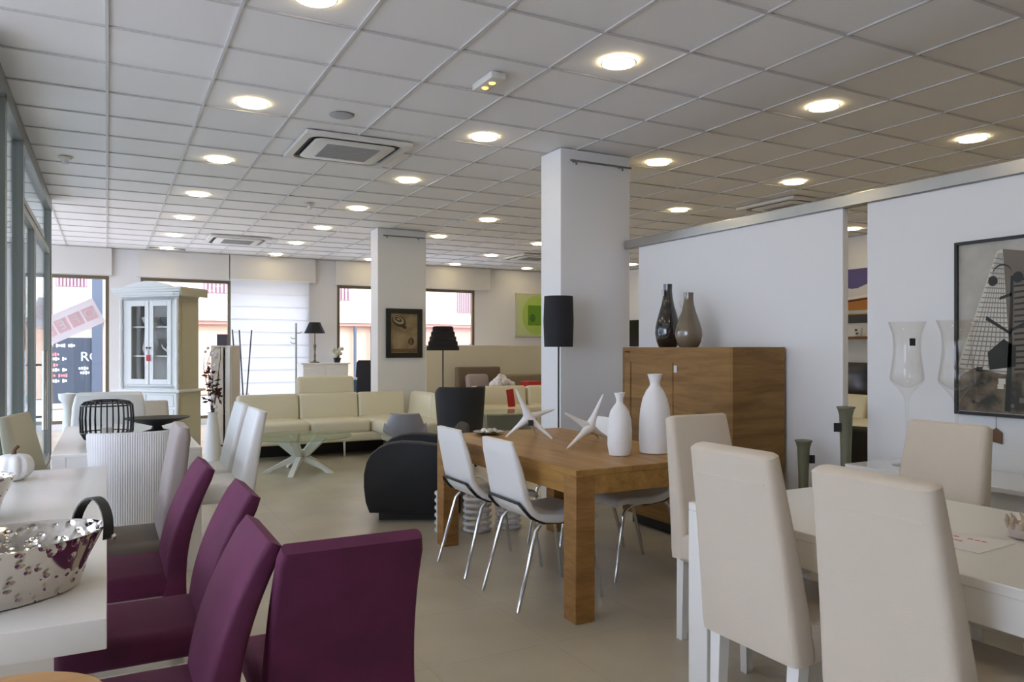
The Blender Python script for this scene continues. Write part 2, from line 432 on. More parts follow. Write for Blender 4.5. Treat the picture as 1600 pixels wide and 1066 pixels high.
for lab, x, y, w in (('long dark air vent in the ceiling above the white hutch', .9, 14.2, .55), ('short dark air vent in the ceiling above the white blind', 2.7, 14.35, .18)):
    solo('ceiling_vent', MB().box((0, 0, -.012), (w, .14, .022), .003, 1), greygrille, lab, 'vent', (x, y, HC))
for lab, x0, x1, y in (('thin steel picture rail near the top of the near pillar', 3.46, 4.09, 5.45), ('thin steel picture rail near the top of the far pillar', 3.43, 4.05, 10.30)):
    t = thing('picture_rail', lab, 'rail', (0, y, 2.945))
    MB().tube([(x0, 0, 0), (x1, 0, 0)], .009, 8).build('rod', alu, t)
    for x in (x0+.05, x1-.1): MB().tube([(x, .045, .0), (x, -.005, 0), (x, -.012, -.035)], .008, 8).build('bracket', alu, t)

# ------------------------------------------------------------------ chairs
def purple_chair(label, loc, rz):
    t = thing('velvet_dining_chair', label, 'chair', loc, rz, 'purple velvet dining chairs')
    MB().box((0, .01, .425), (.40, .44, .095), .028, 3).build('seat', purple, t)
    path = []; th = []; ws = []
    for i in range(15):
        s = i/14; z = .38+s*.485
        y = -.205-.035*s-.10*s*s + .012*math.sin(PI*s)
        path.append((y, z)); th.append(.088-.04*s); ws.append(.405-.035*s)
    th[-1] *= .82; ws[-1] -= .012
    MB().sheet(path, ws, th, .014, 3).build('backrest', purple, t)
    for sx in (-1, 1):
        for sy, y in ((1, .17), (-1, -.19)):
            MB().skew((sx*.175, y+sy*.02, 0), (sx*.165, y, .385), (.024, .024), (.026, .026)).build('leg', chrome, t, 0)
    for sx in (-1, 1): MB().box((sx*.168, -.01, .37), (.02, .36, .02)).build('frame_rail', chrome, t, 0)
    return t
pc = purple_chair('purple velvet chair in the row beside the hammered tub, front half under the white table', (.03, 2.12, 0), 90)
pc['label'] = 'purple chair facing the white table, nearest the camera of the row of three'
dup(pc, (.092, 2.78, 0), 90, 'purple chair facing the white table, middle one of the row of three')
dup(pc, (.03, 3.46, 0), 90, 'purple chair facing the white table, next to the taupe chair')
dup(pc, (.55, 2.22, 0), 0, 'purple velvet chair with its large dark back turned to the camera')

# taupe chair
t = thing('taupe_dining_chair', 'taupe fabric chair with tall curved back beyond the purple chairs', 'chair', (.04, 4.03, 0), 90)
MB().box((0, .03, .425), (.44, .48, .10), .03, 3).build('seat', mat('taupe seat fabric', (.19, .16, .135), .8), t)
path = []; th = []; ws = []
for i in range(15):
    s = i/14; path.append((-.215-.03*s-.035*s*s, .36+s*.62)); th.append(.11-.045*s); ws.append(.43-.05*s)
th[-1] *= .7; ws[-1] -= .02
MB().sheet(path, ws, th, .022, 3).build('backrest', taupe, t)
for sx in (-1, 1):
    for y in (.2, -.2): MB().skew((sx*.19, y*1.05, 0), (sx*.18, y, .38), (.03, .03), (.038, .038)).build('leg', oakS, t, 0)

# slip-covered dining chairs
def parsons(label, loc, rz, fab, legm, group, w0=.42, w1=.355, ztop=1.02, full=False):
    t = thing('upholstered_dining_chair', label, 'chair', loc, rz, group)
    MB().box((0, .0, .435), (w0-.01, .45, .13), .03, 3).build('seat', fab, t)
    path = []; th = []; ws = []
    z0 = .05 if full else .385
    N = 16
    for i in range(N):
        s = i/(N-1); z = z0+s*(ztop-z0); q = max(0, (z-.40)/(ztop-.40))
        path.append((-.205-.085*q-.02*q*q, z)); th.append(.105-.04*q); ws.append(w0-(w0-w1)*q)
    path.append((path[-1][0]-.002, ztop+.008)); th.append(th[-1]*.72); ws.append(ws[-1]-.02)
    th[0] *= .9
    bk = MB(); bk.sheet(path, ws, th, .026, 4); bo = bk.build('backrest', fab, t)
    # seam across the back near the top
    y, z = path[-4][0], path[-4][1]
    MB().box((0, y-th[-4]/2, z), (ws[-4]-.06, .004, .005)).build('seam', fab, bo, 0)
    for sx in (-1, 1):
        MB().skew((sx*(w0/2-.045), .185, 0), (sx*(w0/2-.04), .185, .39), (.034, .034), (.042, .042)).build('leg', legm, t, 0)
        MB().skew((sx*(w0/2-.05), -.225, 0), (sx*(w0/2-.04), -.2, .40), (.036, .036), (.046, .046)).build('leg', legm, t, 0)
    return t
G1 = 'cream chairs around the white table'
ca = parsons('cream upholstered chair seen from behind, its white legs in view, beside the table leg', (2.085, 1.83, 0), -90, cream_fab, white_lac, G1)
dup(ca, (2.035, 1.285, 0), -90, 'cream upholstered chair seen from behind, closest to the red-lettered paper')
dup(ca, (2.525, 2.535, 0), 180, 'cream chair at the head of the white table, beside the wooden table')
dup(ca, (2.905, 2.02, 0), 90, 'cream chair across the white table, in front of the tall glass goblets')
dup(ca, (2.905, 1.47, 0), 90, 'cream chair across the white table, cut by the edge of the photo')

# white slip chairs at the second white table
G2 = 'pale chairs around the far white table'
wc = parsons('white chair turned side-on beside the far white table, back towards the cream sofa', (.58, 5.315, 0), 90, white_leath, white_lac, G2, .45, .42, .94, True)
dup(wc, (.58, 5.94, 0), 90, 'white chair beyond another white chair at the far white table')
oc = mat('olive cream fabric', (.60, .56, .42), .85, bump=(300, .2))
parsons('olive cream chair close to the shopfront glass behind the white pumpkin', (-.19, 5.34, 0), -104, oc, white_lac, G2, .44, .36, .95, True)
parsons('small cream chair back in front of the white hutch drawers', (.36, 8.1, 0), 180, cream_fab, white_lac, G2, .42, .36, .82)
# white armchair with rolled back at far end
t = thing('armchair', 'white armchair with rolled top edge in front of the shop window', 'armchair', (.02, 7.35, 0), 180)
MB().box((0, 0, .33), (.56, .52, .26), .05, 3).build('seat', white_leath, t)
path = [(-.22, .12), (-.24, .4), (-.27, .65), (-.31, .82), (-.36, .90), (-.42, .92), (-.46, .88)]
MB().sheet(path, [.60, .60, .60, .58, .55, .53, .52], [.10, .10, .10, .10, .09, .08, .06], .03, 4).build('backrest', white_leath, t)
for sx in (-1, 1): MB().sheet([(-.24, .55), (-.05, .52), (.15, .48), (.22, .40), (.23, .20)], .07, .07, .03, 3, sx*.29).build('armrest', white_leath, t)
for sx in (-1, 1):
    for y in (-.2, .2): MB().skew((sx*.23, y, 0), (sx*.22, y, .21), (.03, .03), (.045, .045)).build('leg', white_lac, t, 0)

# woven white chair, back to camera
rib = ribbed('woven white paper cord', (.74, .73, .72), 26, 0, .6, .3, .93)
t = thing('woven_chair', 'white ribbed woven chair with straight back turned to the camera', 'chair', (.14, 5.02, 0), 0)
def curved_panel(w0, w1, z0, z1, d, y0, th, N=14):
    loops = []
    for z, w, dy in ((z0, w0, 0), ((z0+z1)/2, (w0+w1)/2, -.02), (z1-.012, w1, -.05), (z1, w1-.012, -.052)):
        L = []
        for k in range(N+1):
            u = -1+2*k/N; L.append((u*w/2, y0+dy+d*abs(u)**3, z))
        for k in range(N, -1, -1):
            u = -1+2*k/N; L.append((u*(w/2-th*.6), y0+dy+th+d*abs(u)**3*.8, z))
        loops.append(L)
    return loops
MB().loft(curved_panel(.41, .485, .10, .885, .07, -.27, .035)).build('backrest', rib, t)
MB().box((0, -.08, .40), (.41, .33, .10), .02, 2).build('seat', rib, t)
MB().box((0, -.07, .475), (.37, .29, .05), .018, 2).build('cushion', cream_fab, t)
for sx in (-1, 1):
    for y in (-.2, .15): MB().box((sx*.175, y, .18), (.035, .035, .36)).build('leg', white_lac, t, 0)

# white moulded chairs at the wooden table
def shell_chair(label, loc, rz):
    t = thing('moulded_chair', label, 'chair', loc, rz, 'white moulded chairs at the wooden table')
    path = [(-.30, .865), (-.285, .80), (-.262, .72), (-.243, .64), (-.228, .57), (-.205, .515), (-.165, .475), (-.11, .458), (-.03, .452), (.06, .456), (.14, .462), (.19, .455), (.215, .43)]
    ws = [.335, .365, .385, .395, .40, .405, .41, .415, .42, .42, .415, .405, .385]
    th = [.026, .036, .04, .042, .044, .046, .048, .048, .046, .044, .042, .038, .026]
    # finer interpolation
    P = []; W = []; T = []
    for i in range(len(path)-1):
        for k in range(3):
            s = k/3; P.append((path[i][0]*(1-s)+path[i+1][0]*s, path[i][1]*(1-s)+path[i+1][1]*s)); W.append(ws[i]*(1-s)+ws[i+1]*s); T.append(th[i]*(1-s)+th[i+1]*s)
    P.append(path[-1]); W.append(ws[-1]); T.append(th[-1])
    MB().sheet(P, W, T, .016, 4).build('seat_shell', white_leath, t)
    fr = MB()
    fr.tube([(-.19, .02, .428), (-.195, -.13, .440), (-.196, -.205, .475), (-.194, -.250, .525), (-.17, -.262, .548), (.17, -.262, .548), (.194, -.250, .525), (.196, -.205, .475), (.195, -.13, .440), (.19, .02, .428)], .0085, 8)
    fr.build('frame', blackmet, t)
    for sx in (-1, 1):
        MB().tube([(sx*.205, -.285, 0), (sx*.19, -.17, .40), (sx*.186, -.14, .432)], .0105, 10).build('leg', chrome, t)
        MB().tube([(sx*.205, .235, 0), (sx*.192, .17, .37), (sx*.186, .15, .41), (sx*.18, .10, .428), (sx*.17, .02, .43)], .0105, 10).build('leg', chrome, t)
    return t
sc_ = shell_chair('white moulded chair with chrome legs, seen from behind, nearest the camera at the wooden table', (2.14, 3.63, 0), -90)
dup(sc_, (2.14, 4.28, 0), -90, 'white moulded chair seen from behind beside the charcoal armchair')
dup(sc_, (2.82, 3.80, 0), 90, 'white moulded chair on the far side of the wooden table, before the cabinet')
dup(sc_, (2.82, 4.42, 0), 90, 'white moulded chair across the wooden table, mostly hidden by other chairs')

# ------------------------------------------------------------------ tables
t = thing('dining_table', 'white lacquered dining table with thick top carrying the hammered metal tubs', 'table', (-.475, 3.17, 0))
MB().box((0, 0, .715), (.95, 2.5, .07), .004, 2).build('tabletop', white_lac, t)
for y in (-.95, .95):
    l = MB(); l.box((0, y, .34), (.30, .12, .62), .006, 1); l.box((0, y, .015), (.7, .3, .03), .004, 1); l.box((0, y, .66), (.6, .25, .036))
    l.build('leg', chrome, t)

def four_leg_table(label, loc, sx, sy, h, top, leg, apron, mt, ml, name='dining_table'):
    t = thing(name, label, 'table', loc)
    MB().box((0, 0, h-top/2), (sx, sy, top), .003, 1).build('tabletop', mt, t)
    for a in (-1, 1):
        for b_ in (-1, 1): MB().box((a*(sx/2-leg/2), b_*(sy/2-leg/2), (h-top)/2), (leg, leg, h-top), .003, 1).build('leg', ml, t)
    for a in (-1, 1):
        MB().box((a*(sx/2-.015), 0, h-top-apron/2), (.024, sy-2*leg, apron)).build('apron', mt, t, 0)
        MB().box((0, a*(sy/2-.015), h-top-apron/2), (sx-2*leg, .024, apron)).build('apron', mt, t, 0)
    return t
four_leg_table('honey oak dining table with square legs in the middle of the shop', (2.515, 4.02, 0), .99, 1.77, .755, .032, .113, .095, oakT, oakL)
four_leg_table('white dining table surrounded by cream upholstered chairs', (2.48, 1.31, 0), .94, 2.0, .75, .03, .105, .09, white_lac, white_lac)
t2 = four_leg_table('white dining table beyond the ribbed woven chair, carrying the black wire basket', (.115, 5.9, 0), .79, 1.8, .75, .02, .075, .075, white_lac, white_lac)
MB().box((-.13, -.902, .675), (.13, .004, .035)).build('turquoise_sticker', turq, t2, 0)['label'] = 'turquoise sticker'
# console against the partition
t = thing('console_table', 'low white gloss console along the partition under the framed city print', 'console', (3.81, 1.75, 0))
MB().box((0, 0, .707), (.48, 2.16, .026), .003, 1).build('tabletop', white_gloss, t)
MB().box((0.02, 0, .61), (.42, 2.06, .165), .003, 1).build('drawer_case', white_lac, t)
for a in (-1, 1):
    for b_ in (-1, 1): MB().box((a*.20, b_*1.03, .27), (.06, .06, .54)).build('leg', white_lac, t, 0)

# ------------------------------------------------------------------ wooden highboard
t = thing('highboard', 'brown oak highboard with two doors standing against the white partition', 'cabinet', (3.80, 4.265, 0), -90)
Wd, Dp, Hh = 1.19, .47, 1.36
MB().box((0, .02, .045), (Wd-.10, Dp-.08, .09)).build('plinth', black, t, 0)
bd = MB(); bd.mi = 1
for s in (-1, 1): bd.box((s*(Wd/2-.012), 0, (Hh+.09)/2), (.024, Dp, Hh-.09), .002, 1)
bd.mi = 0
bd.box((0, 0, Hh-.019), (Wd-.05, Dp, .038)); bd.box((0, 0, .115), (Wd-.05, Dp, .05)); bd.box((0, Dp/2-.012, .73), (Wd-.05, .024, 1.2))
for s in (-1, 1): bd.box((s*(Wd/2-.062), -Dp/2+.012, .73), (.076, .024, 1.2))
bd.box((0, -Dp/2+.012, Hh-.075), (Wd-.2, .024, .075))
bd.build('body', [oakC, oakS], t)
for s, w in ((-1, 1), (1, 1)):
    d = MB().box((s*.248, -Dp/2+.016, .70), (.488, .022, 1.12), .002, 1).build('door', oakC, t)
    if s > 0: MB().box((.03, -Dp/2+.002, 1.205), (.032, .003, .05)).build('price_tag', tagm, d, 0)['label'] = 'white price tag'

# ------------------------------------------------------------------ vases and table-top things
def bottle(prof): return MB().lathe(prof, seg=36)
vp1 = [(.052, 0), (.058, .004), (.068, .06), (.069, .14), (.064, .20), (.052, .245), (.034, .275), (.022, .289), (.019, .30), (.020, .318), (.031, .348), (.029, .350), (.018, .32), (.016, .30)]
solo('ceramic_vase', bottle(vp1), white_matt, 'small matt white bottle vase on the honey oak table', 'vase', (2.525, 3.47, .755), 0, 'matt white bottle vases')
vp2 = [(.078, 0), (.086, .005), (.092, .08), (.090, .17), (.083, .25), (.070, .31), (.050, .355), (.033, .378), (.028, .392), (.030, .412), (.043, .448), (.040, .450), (.027, .41), (.024, .39)]
o = solo('ceramic_vase', bottle(vp2), white_matt, 'large matt white bottle vase on the honey oak table', 'vase', (2.765, 3.46, .755), 0, 'matt white bottle vases')
def teardrop(h, r):
    P = [(.62, 0), (.72, .012), (.90, .10), (1.0, .22), (.97, .32), (.86, .42), (.70, .54), (.52, .66), (.40, .78), (.34, .90), (.36, 1.0), (.33, 1.0), (.28, .9)]
    return [(r*a*.98, h*b_) for a, b_ in P]
t = thing('glazed_vase', 'tall dark brown glazed teardrop vase on the oak highboard', 'vase', (3.80, 4.60, Hh))
bottle(teardrop(.485, .099)).build('body', darkgl, t)
MB().box((-.052, -.005, .42), (.003, .026, .05), rot=Matrix.Rotation(R(-6), 3, 'Y')).build('price_tag', tagm, t, 0)['label'] = 'white price tag'
t = thing('glazed_vase', 'shorter taupe glazed teardrop vase on the oak highboard', 'vase', (3.72, 4.27, Hh))
bottle(teardrop(.395, .100)).build('body', taupegl, t)
MB().box((-.060, .025, .31), (.003, .016, .05), rot=Matrix.Rotation(R(-14), 3, 'Y')).build('price_tag', tagm, t, 0)['label'] = 'white price tag'

def jack(label, c, pts, tagged=False):
    """cast jack: tapering arms growing out of one round centre"""
    t = thing('star_sculpture', label, 'sculpture', (c[0], c[1], .757), 0, 'white star sculptures')
    m = MB(); C = Vector((0, 0, c[2]-.757))
    m.ball(C, .028, 3)
    for p in pts:
        P = Vector((p[0]-c[0], p[1]-c[1], max(p[2]-.757, .003))); D = P-C
        pp = [C+D*s for s in (0, .12, .25, .45, .7, .93, 1)]
        m.tube(pp, [.034, .029, .022, .016, .0115, .0075, .003], 12)
    m.build('body', white_matt, t, 60)
    if tagged: MB().box((-.005, -.037, C.z-.035), (.034, .006, .038), .002, 1, Matrix.Rotation(R(-25), 3, 'Z')).build('price_tag', blackc, t)['label'] = 'black price tag'
def W(u, v, Z):
    a = R(28); l = (u-800)/1190*Z
    return (l*math.cos(a)+Z*math.sin(a), -l*math.sin(a)+Z*math.cos(a), 1.35-(v-545)/1190*Z)
jack('white star sculpture with black tag, nearer the silver dish on the oak table', W(826, 652, 5.0), [W(806, 608, 4.95), W(790, 686, 5.06), W(863, 687.5, 4.98), W(866, 640, 5.1), W(838, 681, 5.24)], True)
jack('white star sculpture beside the small white bottle vase', W(921, 668, 4.72), [W(943, 616, 4.70), W(883, 646, 4.62), W(886, 704, 4.49), W(954, 690, 4.92), W(936, 686, 5.05)])
# silver dish
t = thing('silver_dish', 'small silver dish of metal pebbles at the far end of the oak table', 'dish', (2.335, 4.74, .756))
MB().lathe([(.05, 0), (.07, .004), (.105, .018), (.108, .022), (.07, .012), (.001, .010)], seg=32).build('dish', chrome, t)
st = MB()
for i in range(9):
    a = i*2.4; st.ball((.06*math.cos(a)*(.4+.07*i), .06*math.sin(a)*(.4+.07*i), .026), .02, 2, (1.1, .9, .7))
st.build('pebbles', chrome, t)['kind'] = 'stuff'

# hammered tubs
def tub(label, loc, rz, ax, ay, h, handle=True, m=None):
    t = thing('hammered_tub', label, 'tub', loc, rz, 'hammered metal tubs')
    P = [(.72, 0), (.78, .004), (.86, h*.5), (1.0, h), (1.012, h+.004), (1.0, h+.006), (.975, h), (.84, h*.5), (.76, .010), (.01, .008)]
    m_ = MB(); m_.lathe(P, seg=56, sx=ax, sy=ay); m_.build('body', m or hammer, t)
    if handle:
        for s in ((1, -1) if handle == 2 else (1,)):
            L = []
            for k in range(13):
                a = PI*k/12; y = -math.cos(a)*.085; z = h-.028+math.sin(a)*.095; x = s*(ax*.87+.012)
                lean = .012*math.sin(a)*s
                L.append([(x+lean-.013, y*.98, z-.001), (x+lean+.013, y*.98, z-.001), (x+lean+.013, y*1.03, z+.003), (x+lean-.013, y*1.03, z+.003)])
            ho = MB().loft(L).build('handle', strapm, t)
            for y in (-.085, .085): MB().ball((s*(ax*.87+.026), y, h-.025), .009, 2).build('rivet', steel, ho)
    return t
tub('large hammered oval metal tub with black strap handle on the white table', (-.25, 2.195, .75), 28, .262, .165, .135, 2)
tub('smaller hammered metal tub at the photo edge beside the white pumpkin', (-.535, 3.2, .75), 0, .25, .16, .15, 0)
# pumpkin
t = thing('ceramic_pumpkin', 'white ribbed pumpkin ornament with brown stem on the white table', 'pumpkin', (-.375, 4.12, .75))
loops = []
for i in range(13):
    a = -PI/2+PI*i/12
    L = []
    for k in range(48):
        th_ = 2*PI*k/48; r = .082*math.cos(a)**.8*(1-.13*(1-abs(math.cos(4.5*th_)))**1.4) if 0 < i < 12 else .002
        L.append((r*math.cos(th_), r*math.sin(th_), .066+.066*math.sin(a)-(.012*(1-abs(math.cos(a))) if a > 1 else 0)))
    loops.append(L)
MB().loft(loops).build('body', white_matt, t, 60)
MB().tube([(0, 0, .115), (.004, 0, .14), (.018, .004, .158)], [.012, .008, .009], 8).build('stem', stemm, t)
# tan wooden stool bottom left
t = thing('bar_stool', 'tan wooden stool with round top in the bottom corner by the white table', 'stool', (-.17, 1.64, 0))
MB().lathe([(.001, .665), (.17, .665), (.178, .672), (.178, .690), (.170, .698), (.001, .70)], seg=40).build('seat', tanw, t)
for k in range(4):
    a = R(45+90*k); MB().tube([(.15*math.cos(a), .15*math.sin(a), 0), (.10*math.cos(a), .10*math.sin(a), .667)], .014, 10).build('leg', tanw, t)
# paper and votive on the cream-chair table
t = thing('paper_sign', 'white paper with red handwriting lying on the white table', 'paper', (2.345, 1.475, .751), 4)
MB().box((0, 0, .0006), (.215, .29, .0012)).build('sheet', paper, t, 0)
ink = mat('red ink', (.62, .12, .13), .7); ink2 = mat('grey ink', (.25, .28, .27), .7)
for (x, y, w, h_, im) in ((.045, .02, .012, .23, ink), (-.005, .03, .014, .15, ink), (-.035, .04, .008, .12, ink2), (-.06, .03, .014, .14, ink)):
    q = MB(); n = 11
    for i in range(n):
        if i % 4 == 3: continue
        yy = y-h_/2+h_*(i+.5)/n; q.box((x+random.uniform(-.002, .002), yy, .0016), (w*random.uniform(.6, 1), h_/n*.7, .0006))
    q.build('writing', im, t, 0)
t = thing('votive_holder', 'pale flower-shaped votive holder beside the red-lettered paper', 'votive', (2.555, 1.36, .75))
MB().lathe([(.025, 0), (.040, .006), (.048, .03), (.046, .045), (.038, .05), (.03, .02)], seg=24).build('cup', mat('pale shell', (.55, .48, .44), .5), t)
pm = mat('shell petals', (.50, .40, .30), .6)
for k in range(11):
    a = 2*PI*k/11; MB().tube([(.042*math.cos(a), .042*math.sin(a), .035), (.05*math.cos(a), .05*math.sin(a), .055), (.05*math.cos(a+.2), .05*math.sin(a+.2), .072)], [.009, .008, .002], 6).build('petal', pm, t)

# goblets
def goblet(label, loc, tagged):
    t = thing('glass_goblet', label, 'goblet', loc, 0, 'tall glass goblets')
    P = [(.075, 0), (.078, .004), (.02, .014), (.008, .03), (.007, .20), (.009, .34), (.020, .38), (.050, .42), (.082, .455), (.086, .475), (.078, .53), (.069, .60), (.067, .65), (.072, .71), (.094, .775),
         (.092, .775), (.070, .71), (.065, .65), (.067, .60), (.076, .53), (.083, .475), (.079, .459), (.03, .425), (.001, .42)]
    MB().lathe(P, seg=36).build('body', gl_clear, t, 60)
    if tagged: MB().box((-.045, -.062, .665), (.003, .028, .04), rot=Matrix.Rotation(R(48), 3, 'Z')).build('label', blackc, t, 0)['label'] = 'dark label'
goblet('tall glass goblet with dark label in front of bare white partition', (3.80, 2.62, .72), True)
goblet('tall glass goblet overlapping the framed city print', (3.78, 2.335, .72), False)
# candlesticks
def candlestick(label, loc, h, tagrz, arch):
    t = thing('floor_candlestick', label, 'candlestick', loc, 0, 'sage green floor candlesticks')
    P = [(.075, 0), (.075, .02), (.05, .05), (.037, .16), (.028, h*.45), (.030, h*.72), (.037, h-.05), (.047, h-.012), (.052, h-.008), (.052, h), (.02, h), (.018, h-.03)]
    MB().lathe(P, seg=24).build('body', greenp, t)
    c = .055; a = R(tagrz)
    MB().box((c*math.cos(a), c*math.sin(a), h-.12), (.042, .006, .052), .001, 1, Matrix.Rotation(R(-40), 3, 'Z')).build('price_tag', blackc, t, 0)['label'] = 'black price tag'
candlestick('shorter sage green candlestick with black tag beside the oak highboard', (3.80, 3.31, 0), .785, -15, False)
candlestick('taller sage green candlestick with black tag beside the partition gap', (3.82, 3.02, 0), 1.01, 165, True)

# ------------------------------------------------------------------ framed city print on partition
t = thing('framed_print', 'large framed print of a tall city building and street lamp', 'picture', (4.045, 1.98, 1.46), -90)
w, h_ = 1.05, .92
f = MB()
for s in (-1, 1): f.box((s*(w/2-.008), 0, 0), (.016, .03, h_)); f.box((0, 0, s*(h_/2-.008)), (w-.03, .03, .016))
f.build('frame', black, t, 0)
sky_p = tint_mat('print pale wash', (.36, .34, .29), (.50, .48, .43), 4)
bl = mat('print building light', (.62, .58, .50), .6); bk = mat('print building shade', (.16, .13, .10), .6); bw = mat('print windows', (.23, .22, .20), .6)
dk = mat('print dark', (.02, .022, .02), .6); mid = tint_mat('print street', (.04, .04, .03), (.20, .15, .10), 12)
c = MB(); c.box((0, .004, 0), (w-.03, .008, h_-.03))
def q2(mi, pts, k):
    c.mi = mi; c.face([(x-w/2, -.001-.0006*k, z-h_/2) for x, z in pts])
q2(1, [(.012, .26), (.215, .85), (.245, .86), (.285, .20), (.10, .20)], 1)
q2(2, [(.245, .86), (.285, .20), (.62, .22), (.56, .72), (.40, .83)], 1)
for i in range(1, 9):
    s = i/9; xb, xt = .03+.25*s, .217+.03*s
    q2(3, [(xb, .25), (xb+.006, .25), (xt+.002, .84), (xt, .84)], 2)
for i in range(24):
    z = .24+.60*i/24; k_ = (z-.24)/.60; x0 = .015+.20*k_; x1 = .283-.037*k_
    q2(3, [(x0, z), (x1, z-.012), (x1, z-.005), (x0, z+.006)], 3)
for i in range(16):
    z = .24+.48*i/16; q2(4, [(.30, z), (.60, z+.02), (.60, z+.030), (.30, z+.010)], 2)
q2(5, [(.02, .02), (w-.02, .02), (w-.02, .20), (.60, .26), (.25, .22), (.10, .25), (.02, .20)], 3)
for i in range(40):
    x = .03+random.random()*.95; z = .05+random.random()*.19; a = .012+random.random()*.026
    q2(random.choice((1, 4, 2, 4)), [(x, z), (min(x+a, 1.03), z), (min(x+a, 1.03), z+a*.8), (x, z+a*.8)], 4)
q2(4, [(.255, .03), (.285, .03), (.292, .40), (.298, .72), (.285, .72), (.275, .40)], 5)
q2(4, [(.18, .24), (.31, .26), (.31, .36), (.25, .40), (.17, .33)], 5)
q2(4, [(.16, .50), (.285, .42), (.285, .435), (.165, .52)], 5); q2(4, [(.285, .435), (.42, .50), (.42, .52), (.285, .45)], 5)
q2(4, [(.23, .60), (.29, .62), (.29, .635), (.23, .615)], 5)
for x, z, r in ((.197, .70, .024), (.32, .71, .026)):
    q2(4, [(x+r*math.cos(2*PI*k/14), z+r*1.1*math.sin(2*PI*k/14)) for k in range(14)], 6)
L = [(.197+.05*(1-math.cos(PI*k/10))*.93, .73+.045*math.sin(PI*k/10)) for k in range(11)]
for (x0, z0), (x1, z1) in zip(L, L[1:]): q2(4, [(x0, z0), (x1, z1), (x1, z1+.009), (x0, z0+.009)], 5)
c.build('canvas', [sky_p, bl, bk, bw, dk, mid], t, 0)
tt = thing('hanging_tag', 'small brown house-shaped tag hanging below the city print', 'tag', (4.055, 2.30, .90), -90)
MB().prism([(-.03, -.03), (.03, -.04), (.03, .018), (0, .04), (-.03, .018)], 'y', -.004, .004).build('tag', mat('brown card', (.16, .08, .04), .7), tt, 0)
MB().tube([(0, 0, .035), (0, 0, .11)], .0012, 5).build('string', stemm, tt)

# framed balloon picture on the far pillar
t = thing('framed_picture', 'black framed sepia balloon picture on the far pillar', 'picture', (3.745, 10.32, 1.57))
f = MB(); w, h_ = .545, .70
for s in (-1, 1): f.box((s*(w/2-.035), -.005, 0), (.07, .03, h_), .004, 1); f.box((0, -.005, s*(h_/2-.035)), (w-.14, .03, .07))
f.build('frame', black, t)
c = MB(); c.box((0, .005, 0), (w-.13, .006, h_-.13))
def ell(x, z, a, b_, mi, k, rot=0):
    c.mi = mi; ca_, sa = math.cos(R(rot)), math.sin(R(rot))
    c.face([(x+a*math.cos(2*PI*i/24)*ca_-b_*math.sin(2*PI*i/24)*sa, .0015-.0006*k, z+a*math.cos(2*PI*i/24)*sa+b_*math.sin(2*PI*i/24)*ca_) for i in range(24)])
ell(-.08, .17, .11, .075, 1, 1, -25); ell(-.085, .185, .085, .05, 2, 2, -25); ell(-.09, .195, .06, .03, 1, 3, -25); ell(-.09, .20, .03, .012, 2, 4, -25)
ell(.0, .09, .04, .025, 1, 1, -20); ell(.105, -.115, .045, .055, 1, 1); ell(.10, -.115, .02, .05, 3, 2)
c.mi = 3; c.box((0, .0015, -.245), (w-.14, .002, .05))
sep = tint_mat('sepia wash', (.20, .14, .065), (.34, .26, .15), 6)
c.build('canvas', [sep, mat('sepia dark', (.05, .034, .018), .7), mat('sepia light', (.40, .32, .20), .7), mat('sepia mid', (.15, .09, .04), .7)], t, 0)
# green painting on the back wall
t = thing('abstract_painting', 'lime green abstract painting on the back wall beside the near pillar', 'picture', (8.37, 14.575, 2.08))
f = MB(); w, h_ = 1.06, .96; f.box((0, 0, 0), (w, .04, h_), .004, 1); f.build('frame', mat('pale frame', (.52, .50, .38), .6), t)
c = MB(); c.box((0, -.022, 0), (w-.08, .006, h_-.08))
ell2 = lambda x, z, a, b_, mi, k: (setattr(c, 'mi', mi), c.face([(x+a*math.cos(2*PI*i/28), -.026-.0006*k, z+b_*math.sin(2*PI*i/28)) for i in range(28)]))
ell2(-.02, 0, .36, .43, 1, 1)
c.mi = 2; c.face([(-.24, -.0275, -.22), (.30, -.0275, -.22), (.30, -.0275, .22), (-.24, -.0275, .22)])
ell2(-.12, -.06, .07, .09, 3, 3)
c.build('canvas', [mat('pale lime', (.50, .58, .28), .7), mat('lime', (.38, .52, .10), .7), mat('leaf green', (.12, .28, .01), .7), mat('dark green', (.06, .14, .02), .7)], t, 0)

# ------------------------------------------------------------------ things behind the partition gap (right wall)
XW = 9.97
t = thing('sunset_painting', 'purple and orange landscape painting seen through the partition gap', 'picture', (XW-.02, 7.5, 2.24), -90)
MB().box((0, 0, 0), (.9, .03, .62)).build('stretcher', paper, t, 0)
c = MB()
cm = [mat('purple sky', (.11, .09, .26), .7), mat('cloud white', (.68, .66, .68), .7), mat('orange field', (.42, .17, .03), .7), mat('dark field', (.06, .02, .02), .7)]
def strip(pts, mi, k): c.mi = mi; c.face([(x, -.017-.0005*k, z) for x, z in pts])
strip([(-.45, .0), (.45, .05), (.45, .31), (-.45, .31)], 0, 0)
strip([(-.45, -.12), (-.1, -.1), (.45, .0), (.45, .16), (.1, .10), (-.2, .0), (-.45, .06)], 1, 1)
strip([(-.45, -.31), (.45, -.31), (.45, -.02), (.1, -.12), (-.45, -.16)], 2, 2); strip([(-.45, -.2), (.45, -.12), (.45, -.04), (.1, -.13), (-.45, -.17)], 3, 3)
c.build('canvas', cm, t, 0)
t = thing('framed_picture', 'gold-topped black framed panel below the purple painting', 'picture', (XW-.02, 7.5, 1.82), -90)
MB().box((0, 0, -.02), (.9, .03, .13)).build('frame', black, t, 0); MB().box((0, -.004, .055), (.9, .03, .02)).build('gold_edge', mat('gold edge', (.5, .34, .05), .4), t, 0)
